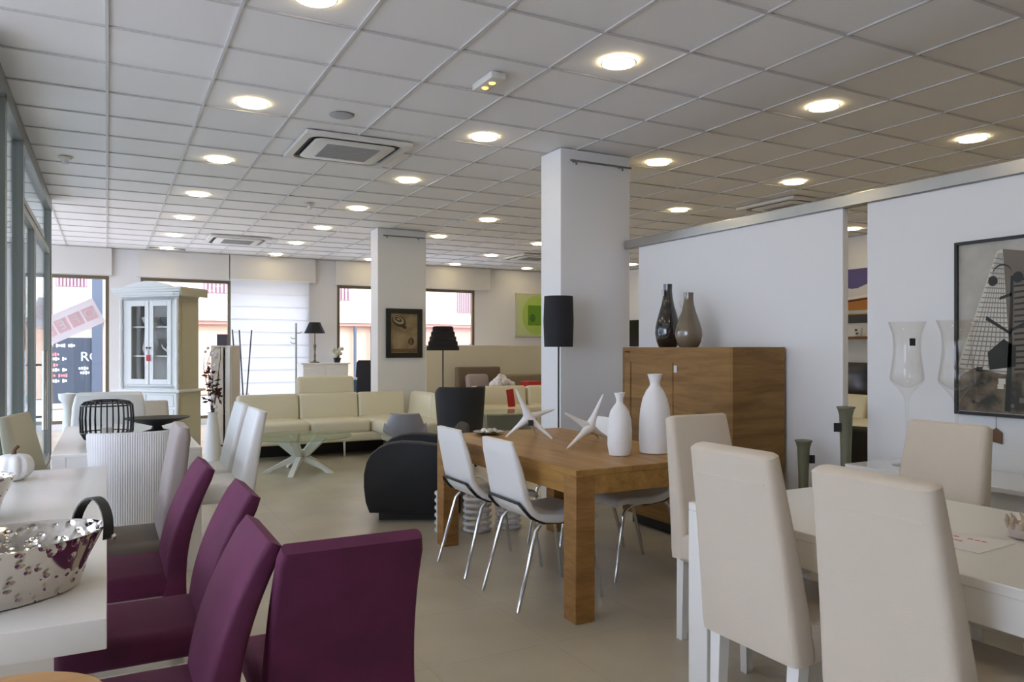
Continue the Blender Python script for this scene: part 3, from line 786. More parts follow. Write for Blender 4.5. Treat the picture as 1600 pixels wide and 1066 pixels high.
t = thing('wall_shelf', 'thin dark wall shelf carrying a patterned mug behind the partition gap', 'shelf', (XW-.13, 7.5, 1.51), -90)
MB().box((0, 0, 0), (1.2, .22, .04), .003, 1).build('board', oakS, t)
for s in (-.4, .4): MB().box((s, .06, -.05), (.03, .1, .06)).build('bracket', blackmet, t, 0)
t = thing('mug', 'white mug with black spots on the shelf behind the gap', 'mug', (XW-.14, 7.55, 1.53))
MB().lathe([(.045, 0), (.05, .01), (.052, .13), (.048, .13), (.044, .012), (.001, .01)], seg=22).build('body', white_gloss, t)
MB().tube([(0, .05, .03), (0, .085, .045), (0, .09, .08), (0, .05, .10)], .008, 8).build('handle', white_gloss, t)
for z, y in ((.045, -.01), (.095, .005)): MB().box((-.052, y, z), (.006, .035, .03)).build('spot', black, t, 0)
t = thing('television', 'black flat television standing behind the partition gap', 'television', (XW-.35, 7.45, .0), -90)
MB().box((0, 0, .74), (1.35, .05, .82), .008, 2).build('screen', screen, t)
MB().box((0, .03, .30), (.4, .22, .04)).build('base', blackmet, t, 0); MB().box((0, .03, .34), (.1, .03, .1)).build('neck', blackmet, t, 0)
t['label'] = 'large black television on a low stand behind the partition gap'
t = thing('low_stand', 'low dark wooden stand under the black television', 'stand', (XW-.33, 7.45, 0), -90)
MB().box((0, 0, .26), (1.5, .4, .04)).build('top', oakS, t, 0)
for s in (-.7, .7): MB().box((s, 0, .12), (.04, .38, .24)).build('leg', oakS, t, 0)

t = thing('television', 'black television on the far wall in the slot between pillar and partition', 'television', (XW-.06, 12.75, 1.68), -90)
MB().box((0, -.01, 0), (1.1, .05, .56), .006, 1).build('screen', screen, t); MB().box((0, .04, 0), (.4, .05, .3)).build('wall_bracket', blackmet, t, 0)
# ------------------------------------------------------------------ sofas
def cush(name, parent, c, d, m, bev=.05, rot=None, label=None):
    o = MB().box(c, d, bev, 4, rot).build(name, m, parent)
    return o
t = thing('sectional_sofa', 'cream leather corner sofa with one raised headrest in the middle of the shop', 'sofa', (1.42, 10.22, 0))
# local: x right, y toward camera is negative
cush('base', t, (1.12, -.46, .245), (2.24, .88, .11), cream_leath, .03)
MB().box((1.1, -.26, .095), (2.1, .36, .19)).build('plinth', black, t, 0)  # black slab modelling the dark shadow beneath the sofa
cush('base', t, (2.08, -.98, .245), (.86, 1.5, .11), cream_leath, .03)
for x0, x1 in ((.0, .77), (.77, 1.53)):
    cush('seat_cushion', t, ((x0+x1)/2, -.56, .375), (x1-x0-.012, .68, .17), cream_leath, .05)
cush('seat_cushion', t, (1.93, -.56, .375), (.78, .68, .17), cream_leath, .05)
cush('seat_cushion', t, (1.93, -1.32, .375), (.76, .82, .17), cream_leath, .05)
rt = Matrix.Rotation(R(-8), 3, 'X')
for x0, x1 in ((.02, .765), (.775, 1.545), (1.555, 2.2)):
    cush('back_cushion', t, ((x0+x1)/2, -.16, .565), (x1-x0, .22, .39), cream_leath, .035, rt)
cush('headrest', t, (1.16, -.05, .855), (.76, .13, .25), cream_leath, .045, rt)
ry = Matrix.Rotation(R(8), 3, 'Y')
cush('back_cushion', t, (2.38, -.60, .575), (.22, .80, .38), cream_leath, .06, ry)
cush('back_cushion', t, (2.38, -1.36, .575), (.22, .72, .38), cream_leath, .06, ry)
for x, y in ((.1, -.8), (1.2, -.8), (1.72, -.8), (1.72, -1.66), (2.4, -1.66), (.1, -.1), (2.4, -.1)):
    MB().skew((x, y-.02, 0), (x, y, .20), (.02, .03), (.03, .05)).build('leg', chrome, t, 0)
# second cream sofa behind
t = thing('sofa', 'cream leather sofa beyond the glass coffee table beside the near pillar', 'sofa', (5.85, 10.35, 0), -10)
cush('base', t, (0, -.05, .24), (1.9, .86, .2), cream_leath, .03)
for x in (-.46, .46): cush('seat_cushion', t, (x, -.12, .40), (.9, .66, .16), cream_leath, .05)
for x in (-.46, .46): cush('back_cushion', t, (x, .30, .58), (.9, .2, .36), cream_leath, .05, rt)
for s in (-1, 1): cush('armrest', t, (s*1.02, -.05, .38), (.16, .88, .48), cream_leath, .05)
for x in (-.85, .85):
    for y in (-.4, .3): MB().box((x, y, .07), (.05, .05, .14)).build('leg', blackmet, t, 0)
solo('swing_tag', MB().box((0, 0, .13), (.12, .008, .27), .002, 1, Matrix.Rotation(R(-8), 3, 'Y')), red, 'red price card standing on the cream sofa beyond the star sculpture', 'tag', (W(798, 622, 11.38)[0], W(798, 622, 11.38)[1], .48))
dup(t, (8.2, 6.35, 0), -90, 'cream sofa glimpsed through the slot in the white partition')
# brown sofa group beyond
t = thing('sofa', 'brown fabric sofa in front of the low cream wall', 'sofa', (7.0, 13.2, 0))
cush('base', t, (.1, 0, .25), (2.2, .85, .3), brown_fab, .03)
cush('backrest', t, (.1, .34, .62), (2.2, .2, .42), mat('taupe brown fabric', (.27, .22, .15), .85), .05)
cush('back_cushion', t, (-.62, .22, .80), (.92, .16, .40), brown_fab, .03)
cush('armrest', t, (1.2, 0, .42), (.2, .85, .75), brown_fab, .05)
cush('seat_cushion', t, (.1, -.08, .45), (1.9, .68, .14), brown_fab, .04)
solo('cushion', MB().box((0, 0, 0), (.46, .16, .34), .07, 4, Matrix.Rotation(R(-14), 3, 'X')), mat('grey pink fabric', (.34, .28, .26), .85), 'grey pink cushion leaning on the brown sofa', 'cushion', (6.22, 13.1, .70))
t = thing('flower_arrangement', 'pale pink and white flower arrangement in front of the brown sofa', 'flowers', (6.45, 12.62, 0))
MB().lathe([(.10, 0), (.12, .02), (.10, .35), (.13, .50), (.12, .50), (.09, .35)], seg=20).build('vase', white_matt, t)
bl_ = MB()
for i in range(26):
    a = random.random()*6.28; r_ = random.random()*.25; bl_.ball((r_*math.cos(a)*1.15, r_*math.sin(a)*.6, .62+.22*(1-r_/.3)*random.random()+.02), .05+.03*random.random(), 2)
bl_.build('blossoms', petal, t)['kind'] = 'stuff'
lv = MB()
for i in range(10):
    a = i*.63; lv.sheet([(0, .48), (.06, .56), (.1, .66)], [.01, .03, .006], .004, .001, 2, .2*math.cos(a))
lv.build('stems', mat('stem green', (.06, .09, .03), .7), t)
solo('box', MB().box((0, 0, .37), (.30, .3, .74), .01, 1), red, 'bright red box in front of the brown sofa', 'box', (7.05, 12.5, 0))

# coffee tables
t = thing('coffee_table', 'round glass coffee table on crossing white legs before the cream sofa', 'table', (1.885, 8.50, 0))
MB().lathe([(.001, .382), (.545, .382), (.55, .388), (.545, .394), (.001, .394)], seg=64).build('glass_top', gl_green, t)
for k in range(5):
    a = R(72*k-118); ca_, sa = math.cos(a), math.sin(a)
    q = MB(); n_ = (-sa, ca_)
    def pt(r, z, s): return (r*ca_+s*.028*n_[0], r*sa+s*.028*n_[1], z)
    L = []
    for r0, z0, r1, z1 in ((.40, 0, .33, 0), (.36, .03, .28, .035), (.10, .165, .04, .12), (.0, .20, -.02, .15)):
        L.append([pt(r0, z0, -1), pt(r0, z0, 1), pt(r1, z1, 1), pt(r1, z1, -1)])
    q.loft(L)
    L = []
    for r0, z0, r1, z1 in ((-.02, .15, .0, .23), (.09, .17, .06, .24), (.27, .33, .16, .345), (.33, .381, .20, .381)):
        L.append([pt(r0, z0, -1), pt(r0, z0, 1), pt(r1, z1, 1), pt(r1, z1, -1)])
    q.loft(L); q.build('leg', white_lac, t, 20)
t = thing('coffee_table', 'square grey-green glass coffee table before the further cream sofa', 'table', W(788, 655, 10.5)[:2]+(0,), -10)
MB().box((0, 0, .475), (.72, .72, .02), .004, 1).build('glass_top', mat('green glass top', (.42, .50, .42), .15, coat=.5), t)
for s in (-1, 1): MB().box((s*.34, 0, .232), (.02, .7, .464)).build('side_panel', mat('grey glass side %d' % s, (.22, .26, .25), .2), t, 0)
MB().box((0, -.34, .33), (.66, .02, .26)).build('front_panel', mat('grey glass front', (.20, .235, .23), .2), t, 0)
MB().box((0, 0, .14), (.66, .56, .02)).build('shelf', gl_green, t, 0)

# charcoal armchairs
def tub_armchair(label, loc, rz):
    t = thing('club_armchair', label, 'armchair', loc, rz, 'charcoal club armchairs')
    MB().box((0, 0, .035), (.56, .56, .07)).build('plinth', black, t, 0)
    def side(x0, x1):
        # rounded side profile: low front, high rounded shoulder, seen side-on
        prof = [(-.37, .07), (.34, .07), (.37, .15), (.385, .27), (.385, .37), (.365, .46), (.33, .53), (.27, .58), (.19, .612), (.09, .625), (-.05, .618), (-.20, .598), (-.37, .57)]
        m_ = MB(); n0 = 0
        loops = []
        cx = sum(p[0] for p in prof)/len(prof); cz = sum(p[1] for p in prof)/len(prof)
        for x, k in ((x0, .955), (x0+.012, .985), (x0+.03, 1), (x1-.03, 1), (x1-.012, .985), (x1, .955)):
            loops.append([(x, cx+(y-cx)*k, max(.07, cz+(z-cz)*k)) for y, z in prof])
        m_.loft(loops); return m_
    side(-.38, -.22).build('armrest', char_fab, t, 50); side(.22, .38).build('armrest', char_fab, t, 50)
    MB().box((0, .03, .22), (.45, .64, .30), .03, 3).build('seat_base', char_fab, t)
    MB().box((0, .05, .40), (.44, .60, .14), .05, 4).build('seat_cushion', char_fab, t)
    MB().sheet([(-.30, .08), (-.31, .35), (-.33, .55), (-.35, .69), (-.358, .715)], [.74, .76, .76, .72, .66], [.14, .15, .13, .11, .07], .04, 4).build('backrest', char_fab, t)
    return t
CLUB = tub_armchair('charcoal club armchair with rounded arms, seen side-on beside the oak table', (2.27, 5.91, 0), 62)
dup(CLUB, (5.6, 4.28, 0), -60, 'charcoal armchair glimpsed through the slot in the white partition')
t = thing('tub_chair', 'charcoal tub chair seen from behind, beyond the oak table', 'armchair', (3.58, 8.0, 0), 10)
loops = []
for z, k, th_ in ((.10, .82, .09), (.14, .84, .10), (.5, .94, .10), (.88, 1.03, .09), (.915, 1.03, .06), (.92, 1.02, .03)):
    L = []
    N = 22
    for i in range(N+1):
        a = R(150+240*i/N); zz = z-(.0 if z < .5 else .16*max(0, math.sin(a))*(z-.5)/.42)
        L.append((.285*k*math.cos(a), .285*k*math.sin(a)*.95, zz))
    for i in range(N, -1, -1):
        a = R(150+240*i/N); zz = z-(.0 if z < .5 else .16*max(0, math.sin(a))*(z-.5)/.42)
        L.append(((.285*k-th_)*math.cos(a), (.285*k-th_)*math.sin(a)*.95, zz))
    loops.append(L)
MB().loft(loops).build('shell', char_fab, t)
MB().lathe([(.001, .10), (.20, .10), (.205, .14), (.205, .42), (.18, .46), (.001, .465)], seg=28).build('seat_cushion', char_fab, t)
for k in range(4):
    a = R(45+90*k); MB().tube([(.18*math.cos(a), .18*math.sin(a), 0), (.16*math.cos(a), .16*math.sin(a), .11)], .016, 8).build('leg', black, t)
# grey moulded shell chair
c_ = W(634, 700, 7.75)
t = thing('plastic_chair', 'grey plastic shell chair between the cream sofa and the charcoal armchair', 'chair', (c_[0], c_[1], 0), -22)
path = [(-.27, .70), (-.255, .65), (-.235, .585), (-.21, .53), (-.16, .47), (-.08, .44), (.02, .435), (.12, .44), (.19, .43)]
ws = [.28, .33, .38, .42, .44, .44, .43, .40, .36]; loops = []
for (y, z), w in zip(path, ws):
    L = []
    for k in range(13):
        u = -1+k/6; dip = .07*abs(u)**2.5
        L.append((u*w/2, y+(dip if z > .5 else 0), z+(0 if z > .55 else dip)))
    for k in range(12, -1, -1):
        u = -1+k/6; dip = .07*abs(u)**2.5
        L.append((u*w/2*.985, y+(dip if z > .5 else 0)+.012, z+(0 if z > .55 else dip)+.010))
    loops.append(L)
MB().loft(loops).build('seat_shell', greyseat, t)
for sx in (-1, 1):
    for y in (-.2, .18): MB().tube([(sx*.2, y*1.15, 0), (sx*.09, y*.4, .435)], .011, 8).build('leg', white_lac, t)
# white slatted lanterns under the oak table
def lantern(label, loc, r, h):
    t = thing('slatted_lantern', label, 'lantern', loc, 0, 'white slatted lanterns')
    b_ = MB()
    n = 6
    for k in range(n):
        z = .015+k*(h-.03)/(n-1); b_.lathe([(r-.012, z-.012), (r, z-.010), (r+.003, z), (r, z+.010), (r-.012, z+.012), (r-.012, z-.012)], seg=28, cap=False)
    b_.build('slats', white_matt, t)
    u_ = MB()
    for k in range(6):
        a = k*PI/3; u_.box(((r-.014)*math.cos(a), (r-.014)*math.sin(a), h/2), (.014, .014, h))
    u_.lathe([(.001, 0), (r-.01, 0), (r-.01, .008), (.001, .010)], seg=24)
    u_.build('frame', white_matt, t)
    MB().tube([((r-.02)*math.cos(PI*k/12), 0, h-.01+.15*math.sin(PI*k/12)) for k in range(13)], .008, 8).build('handle', white_matt, t)
    return t
lantern('white slatted lantern showing between the legs of the furthest moulded chair under the oak table', (2.43, 5.12, 0), .105, .26)['label'] = 'white slatted lantern showing under the seat of the moulded chair by the armchair'
lantern('white slatted lantern mostly hidden behind the nearer moulded chair back', (2.68, 5.10, 0), .095, .24)
lantern('tall white slatted lantern peeking out beside the far oak table leg', (2.215, 5.20, 0), .085, .30)

# ------------------------------------------------------------------ lamps
def W2(u, x=None, y=None):
    t_ = (u-800)/1190; a = R(28); dx = t_*math.cos(a)+math.sin(a); dy = -t_*math.sin(a)+math.cos(a)
    return (x, dy*x/dx, x/dx) if x is not None else (dx*y/dy, y, y/dy)
t = thing('floor_lamp', 'floor lamp with tiered black shade behind the cream corner sofa', 'lamp', (4.46, 10.60, 0))
MB().lathe([(.14, 0), (.14, .02), (.02, .03), (.012, .04)], seg=24).build('base', blackmet, t)
MB().tube([(0, 0, .03), (0, 0, 1.40)], .011, 8).build('pole', blackmet, t)
P = []
for k in range(5):
    r0 = .245-.0215*k; z0 = 1.325+.072*k; P += [(r0, z0), (r0-.002, z0+.05), (r0-.006, z0+.063), (r0-.028, z0+.0715)]
MB().lathe([(.235, 1.327)]+P+[(.135, 1.685), (.005, 1.685)], seg=32).build('lamp_shade', black_fab, t, 20)
t = thing('floor_lamp', 'floor lamp with black drum shade before the near pillar', 'lamp', (3.235, 5.28, 0))
MB().lathe([(.12, 0), (.12, .015), (.012, .02), (.008, .03)], seg=24).build('base', blackmet, t)
MB().tube([(0, 0, .02), (0, 0, 1.45)], .007, 8).build('pole', blackmet, t)
MB().lathe([(.112, 1.365), (.116, 1.365), (.123, 1.57), (.116, 1.775), (.112, 1.775), (.12, 1.57), (.112, 1.365)], seg=32, cap=False).build('lamp_shade', black_fab, t)
s = MB()
for k in range(3):
    a = R(120*k); s.tube([(0, 0, 1.44), (.113*math.cos(a), .113*math.sin(a), 1.44)], .003, 6)
s.build('shade_ring', blackmet, t)
# console with table lamp by back wall
t = thing('sideboard', 'white sideboard against the back wall under the black table lamp', 'sideboard', (3.56, 14.2, 0))
MB().box((0, 0, .56), (.84, .42, 1.0), .006, 1).build('body', white_lac, t)
MB().box((0, 0, 1.075), (.90, .46, .03), .005, 1).build('top', white_lac, t)
for x in (-.21, .21): MB().box((x, -.215, .55), (.39, .014, .90), .004, 1).build('door', white_lac, t)
MB().box((0, 0, .03), (.8, .38, .06)).build('plinth', white_lac, t, 0)
t = thing('table_lamp', 'table lamp with black shade on the white sideboard by the blind', 'lamp', (3.38, 14.1, 1.09))
MB().lathe([(.085, 0), (.085, .015), (.03, .03), (.015, .06), (.022, .12), (.012, .2), (.024, .28), (.030, .31), (.012, .36), (.012, .56)], seg=20).build('base', bronze, t)
MB().lathe([(.19, .545), (.10, .745), (.005, .745)], seg=28).build('lamp_shade', black_fab, t)
t = thing('flower_pot', 'small dark pot of pale flowers on the white sideboard', 'plant', (3.80, 14.1, 1.09))
MB().lathe([(.05, 0), (.075, .09), (.066, .09), (.05, .02)], seg=18).build('pot', black, t)
q = MB()
for i in range(14): q.ball((random.uniform(-.09, .09), random.uniform(-.07, .07), random.uniform(.13, .27)), .035, 2)
q.build('blossoms', mat('pale yellow petals', (.62, .60, .48), .7), t)['kind'] = 'stuff'
q = MB()
for i in range(6): q.tube([(0, 0, .06), (random.uniform(-.07, .07), random.uniform(-.05, .05), .2)], .004, 6)
q.build('stems', mat('stem green pot', (.07, .12, .04), .7), t)
# office chair by back window
t = thing('office_chair', 'black office chair beside the far pillar before the window', 'chair', (3.93, 12.8, 0), 150)
MB().sheet([(-.22, .55), (-.24, .8), (-.27, 1.10), (-.275, 1.145)], [.40, .44, .42, .36], [.06, .06, .05, .03], .02, 3).build('backrest', black_fab, t)
MB().box((0, 0, .48), (.48, .46, .08), .03, 3).build('seat', black_fab, t)
MB().tube([(0, 0, .10), (0, 0, .46)], .03, 10).build('column', blackmet, t); MB().tube([(0, -.18, .46), (0, -.25, .62)], .02, 8).build('back_bar', blackmet, t)
for k in range(5):
    a = R(72*k); l_ = MB(); l_.tube([(0, 0, .11), (.28*math.cos(a), .28*math.sin(a), .07)], [.025, .015], 8); lo = l_.build('leg', blackmet, t)
    MB().ball((.28*math.cos(a), .28*math.sin(a), .028), .028, 2).build('caster', black, lo)
t = thing('storage_bin', 'blue storage bin with white lid beside the black office chair', 'bin', (3.42, 12.35, 0))
MB().taper((0, 0, 0), (.28, .28), (.36, .36), .84).build('body', mat('blue plastic', (.06, .14, .26), .5), t, 0); MB().box((0, 0, .86), (.38, .38, .04), .01, 2).build('lid', white_gloss, t)

# ------------------------------------------------------------------ white hutch
t = thing('china_hutch', 'white china hutch with arched cornice and two glass doors', 'cabinet', (.56, 10.19, 0), -42)
BW, BD, BZ = .90, .46, .86
b_ = MB(); b_.box((0, .0, .07), (BW-.02, BD-.03, .14)); b_.box((0, 0, .49), (BW-.05, BD-.04, .72)); b_.box((0, 0, BZ-.012), (BW+.04, BD+.04, .028), .006, 2)
b_.build('base', hutch_w, t)
for x in (-.23, .23):
    d = MB().box((x*.83, -BD/2+.016, .735), (.36, .016, .14), .005, 1).build('drawer', hutch_w, t)
    MB().ball((x*.83, -BD/2-.002, .735), .014, 2).build('knob', hutch_w, d)
    d = MB().box((x*.83, -BD/2+.016, .40), (.36, .016, .46), .005, 1).build('cupboard_door', hutch_w, t)
    MB().ball((x*.83-(.13 if x > 0 else -.13), -BD/2-.002, .44), .014, 2).build('knob', hutch_w, d)
for s in (-1, 1): MB().lathe([(.022, .14), (.022, .20), (.014, .22), (.022, .36), (.014, .56), (.022, .72), (.026, .82)], (s*(BW/2-.03), -BD/2+.005, 0), 14).build('pilaster', hutch_w, t)
UW, UD = .80, .36; z0, z1 = BZ, 1.97
u_ = MB()
u_.mi = 1; u_.box((UW/2-.012, .02, (z0+z1)/2), (.024, UD, z1-z0)); u_.mi = 0
u_.box((-UW/2+.012, .02, (z0+z1)/2), (.024, UD, z1-z0)); u_.box((0, UD/2+.01, (z0+z1)/2), (UW-.05, .02, z1-z0))
u_.box((0, .02, z1-.02), (UW-.05, UD, .04)); u_.box((0, .02, z0+.03), (UW-.05, UD, .03))
for x in (-UW/2+.055, UW/2-.055): u_.box((x, -UD/2+.03, (z0+z1)/2), (.085, .02, z1-z0))
u_.box((0, -UD/2+.03, z1-.03), (UW-.15, .02, .06)); u_.box((0, -UD/2+.03, z0+.03), (UW-.15, .02, .06))
u_.build('upper_case', [hutch_w, hutch_o], t, 0)
# raised panel on the olive-toned end, base end and cornice
e_ = MB(); e_.box((UW/2+.003, .02, 1.42), (.008, UD-.10, .98), .003, 1); e_.box((BW/2-.019, 0, .48), (.01, BD-.10, .60), .003, 1); e_.box((BW/2-.026, 0, .42), (.008, BD-.045, .83))
e_.build('end_panel', hutch_o, t, 0)
for z in (1.26, 1.61): MB().box((0, .02, z), (UW-.05, UD-.06, .018)).build('shelf', hutch_w, t, 0)
for s in (-1, 1):
    x0, x1 = (-.305, -.004) if s < 0 else (.004, .305)
    d_ = MB(); za, zb = z0+.065, z1-.05
    for x in (x0+.028, x1-.028): d_.box((x, -UD/2+.012, (za+zb)/2), (.056, .02, zb-za), .003, 1)
    for z in (za+.03, zb-.03): d_.box(((x0+x1)/2, -UD/2+.012, z), (x1-x0-.11, .02, .06))
    do = d_.build('door', hutch_w, t)
    MB().box(((x0+x1)/2, -UD/2+.014, (za+zb)/2), (x1-x0-.10, .004, zb-za-.10)).build('pane', gl_clear, do, 0)
    MB().ball((-.02 if s < 0 else .02, -UD/2-.012, 1.36), .013, 2).build('knob', bronze, do)
sd = MB(); z = z0+.02
P = [(.02, .0)]
zz = .0
while zz < z1-z0-.08:
    P += [(.020, zz+.01), (.024, zz+.05), (.015, zz+.07), (.021, zz+.20), (.015, zz+.33), (.024, zz+.35)]; zz += .36
P = [p for p in P if p[1] < z1-z0-.03]
for s in (-1, 1): MB().lathe(P, (s*(UW/2-.01), -UD/2+.0, z0+.015), 12).build('pilaster', hutch_w, t)
c = MB()
for k, (dz, ov) in enumerate(((0, .02), (.025, .045), (.055, .075), (.08, .085))): c.box((0, .01, z1+dz+.014), (UW+2*ov, UD+2*ov-.02, .03), .006, 1)
arch = []
for k in range(21):
    u = -1+2*k/20; arch.append((u*.36, z1+.10+.085*(math.cos(u*PI/2)**.8 if abs(u) < 1 else 0)))
arch = [(-.36, z1+.02)]+arch+[(.36, z1+.02)]
arch = arch[::-1]
c.prism(arch, 'y', -UD/2-.03, -UD/2+.03)
c.mi = 1; c.box((UW/2+.086, .01, z1+.055), (.006, UD+.13, .10))
c.build('cornice', [hutch_w, hutch_o], t)
tg = MB(); tg.box((.0, -UD/2-.012, 1.24), (.05, .006, .075), .002, 1); tg.tube([(0, -UD/2-.012, 1.27), (-.02, -UD/2-.012, 1.35)], .002, 5); tg.build('red_tag', red, t)['label'] = 'red tag hanging from the knob'
def in_hutch(lx, ly, z):
    a = R(-42); return (.56+lx*math.cos(a)-ly*math.sin(a), 10.19+lx*math.sin(a)+ly*math.cos(a), z)
bowlP = [(.03, 0), (.035, .008), (.07, .06), (.085, .11), (.08, .11), (.065, .06), (.03, .015), (.001, .012)]
solo('bowl', MB().lathe(bowlP, seg=24), white_gloss, 'white bowl on the top shelf of the hutch behind the darker pane', 'bowl', in_hutch(-.13, -.02, 1.62))
solo('bowl', MB().lathe(bowlP, seg=24), mat('grey glaze', (.18, .20, .22), .3), 'dark grey bowl on the top shelf of the hutch', 'bowl', in_hutch(.10, .02, 1.62))
pit = [(.045, 0), (.055, .01), (.075, .08), (.06, .16), (.05, .21), (.06, .24), (.055, .24), (.045, .20)]
t2_ = thing('pitcher', 'white pitcher on the middle shelf of the hutch', 'pitcher', in_hutch(-.13, -.02, 1.27))
MB().lathe(pit, seg=24).build('body', white_gloss, t2_); MB().tube([(.055, 0, .20), (.10, 0, .19), (.11, 0, .12), (.07, 0, .06)], .008, 8).build('handle', white_gloss, t2_)
t2_ = thing('teapot', 'white round teapot on the middle shelf of the hutch', 'teapot', in_hutch(.22, -.03, 1.27))
MB().lathe([(.04, 0), (.06, .01), (.085, .07), (.06, .13), (.03, .15), (.012, .17), (.001, .175)], seg=24).build('body', white_gloss, t2_); MB().tube([(-.07, 0, .06), (-.11, 0, .09), (-.125, 0, .13)], [.014, .011, .008], 8).build('spout', white_gloss, t2_)
solo('bottle', MB().lathe([(.03, 0), (.033, .01), (.033, .14), (.012, .18), (.012, .23), (.001, .232)], seg=18), mat('dark blue glass', (.05, .07, .09), .15), 'dark bottle beside the white teapot in the hutch', 'bottle', in_hutch(.11, .04, 1.27))

# ------------------------------------------------------------------ table-top items on the far white table
t = thing('wire_basket', 'black wire cage lantern on the far white table', 'lantern', (.0, 5.60, .75))
q = MB()
def hoop(r, z, rr): q.tube([(r*math.cos(2*PI*k/36), r*math.sin(2*PI*k/36), z) for k in range(36)], rr, 6, True)
hoop(.095, .262, .006); hoop(.150, .235, .005); hoop(.152, .06, .004); hoop(.10, .006, .006)
q.build('rings', blackmet, t)
q = MB()
for k in range(28):
    a = 2*PI*k/28; q.tube([(r*math.cos(a), r*math.sin(a), z) for r, z in ((.095, .262), (.13, .255), (.150, .235), (.156, .15), (.152, .06), (.13, .02), (.10, .006))], .0042, 6)
q.build('wires', blackmet, t)
MB().lathe([(.10, 0), (.10, .004), (.001, .006)], seg=24).build('base', blackmet, t)
solo('candle', MB().lathe([(.035, 0), (.036, .08), (.03, .085), (.001, .08)], seg=20), white_matt, 'white candle inside the black wire cage lantern', 'candle', (.0, 5.60, .7565))
t = thing('pedestal_bowl', 'wide black oval bowl on a foot on the far white table', 'bowl', (.315, 5.98, .75))
MB().lathe([(.10, 0), (.10, .012), (.04, .03), (.03, .05), (.12, .075), (.215, .105), (.22, .112), (.21, .112), (.11, .085), (.001, .07)], seg=40, sy=.75).build('body', black, t)

# white display unit, plant, sticks, stand
t = thing('display_unit', 'tall white display unit between the hutch and the white blind', 'cabinet', (1.384, 10.65, 0), -25)
b_ = MB(); Wd, Dp, Hh = .27, .34, 1.39
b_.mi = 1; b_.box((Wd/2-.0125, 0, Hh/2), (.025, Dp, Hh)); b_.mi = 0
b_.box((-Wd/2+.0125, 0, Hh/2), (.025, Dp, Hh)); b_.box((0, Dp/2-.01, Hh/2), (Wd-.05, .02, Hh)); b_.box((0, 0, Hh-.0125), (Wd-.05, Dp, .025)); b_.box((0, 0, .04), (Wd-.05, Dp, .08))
b_.build('body', [white_gloss, mat('unit side beige', (.55, .50, .41), .5)], t, 0)  # beige end beside the white front
MB().box((-.045, -Dp/2+.012, .73), (.125, .018, 1.26), .003, 1).build('door', white_gloss, t)
MB().box((.076, -Dp/2+.012, .73), (.062, .018, 1.26), .003, 1).build('door', white_gloss, t)
for z in (.5, .95): MB().box((0, .015, z), (Wd-.05, Dp-.08, .02)).build('shelf', white_gloss, t, 0)
solo('box', MB().box((0, 0, .075), (.13, .06, .15), .004, 1), mat('slate', (.10, .10, .15), .5), 'dark slate box on top of the tall white display unit', 'box', (1.34, 10.62, 1.39), -25)
t = thing('flower_vase', 'white floor vase of dark red leaves and pale blossom beside the hutch', 'plant', (1.075, 9.38, 0))
MB().lathe([(.07, 0), (.08, .01), (.09, .2), (.07, .45), (.05, .58), (.06, .62), (.055, .62), (.045, .57)], seg=22).build('vase', white_matt, t)
q = MB(); brs = []
for k in range(5):
    a = k*1.3+.2; p = [(0, 0, .5), (.03*math.cos(a), .03*math.sin(a), .75), (.07*math.cos(a)*(1+.2*k), .06*math.sin(a), 1.0+.06*k), (.09*math.cos(a+.4), .08*math.sin(a+.4), 1.18+.05*k)]
    q.tube(p, [.006, .005, .004, .002], 6); brs.append(p)
q.build('branches', stemm, t)
random.seed(3)
def leaf(q, c, L, d1):
    d = Vector(d1).normalized(); s = d.cross(Vector((.3, .5, .8))).normalized()*L*.32; n_ = d.cross(s).normalized()*L*.08; c = Vector(c)
    q.loft([[c-s*.1, c+s*.1, c+s*.1+n_*.3, c-s*.1+n_*.3], [c+d*L*.5-s, c+d*L*.5+s, c+d*L*.5+s+n_, c+d*L*.5-s+n_], [c+d*L-s*.1, c+d*L+s*.1, c+d*L+s*.1+n_*.3, c+d*L-s*.1+n_*.3]])
q = MB(); q2_ = MB()
for c0 in ((-.03, 0, 1.06), (-.02, -.03, .90), (.03, -.04, .84), (.07, -.02, .80), (-.05, 0, .76), (.0, -.03, .96)):
    for i in range(6): leaf(q, (c0[0]+random.uniform(-.02, .02), c0[1]+random.uniform(-.02, .02), c0[2]+random.uniform(-.03, .03)), .075, (random.uniform(-1, 1), random.uniform(-1, .3), random.uniform(-.6, .6)))
for i in range(34):
    a = random.random()*6.28; z = random.uniform(.68, 1.4); q2_.ball((.09*math.cos(a)*random.random(), .07*math.sin(a), z), random.uniform(.014, .028), 1)
q.build('leaves', darkred, t)['kind'] = 'stuff'; q2_.build('blossoms', petal, t)['kind'] = 'stuff'
t = thing('stick_vase', 'clear floor vase holding three thin dark sticks before the white blind', 'vase', (1.66, 11.0, 0))
MB().lathe([(.07, 0), (.075, .01), (.075, .74), (.07, .74), (.07, .02), (.001, .015)], seg=22).build('vase', gl_clear, t)
for p in (((-.02, .01, .05), (-.146, .01, 1.612)), ((.03, .0, .05), (-.056, .0, 1.605)), ((-.01, -.01, .05), (.106, -.01, 1.607))):
    MB().tube(p, .009, 8).build('stick', mat('dark stick %.2f' % p[1][0], (.05, .07, .09), .6), t)
t = thing('coat_stand', 'slim white metal stand with small hooks before the white blind', 'stand', (2.48, 11.5, 0))
MB().tube([(0, 0, .02), (0, 0, 1.73)], .014, 10).build('pole', mat('pale grey metal', (.45, .48, .48), .4, .3), t)
MB().lathe([(.16, 0), (.16, .02), (.02, .03)], seg=24).build('base', white_gloss, t)
for z, s in ((1.5, -1), (1.43, -1), (1.58, 1)): MB().tube([(0, 0, z), (s*.06, 0, z), (s*.08, 0, z+.025)], .007, 8).build('hook', MATS['pale grey metal'], t)
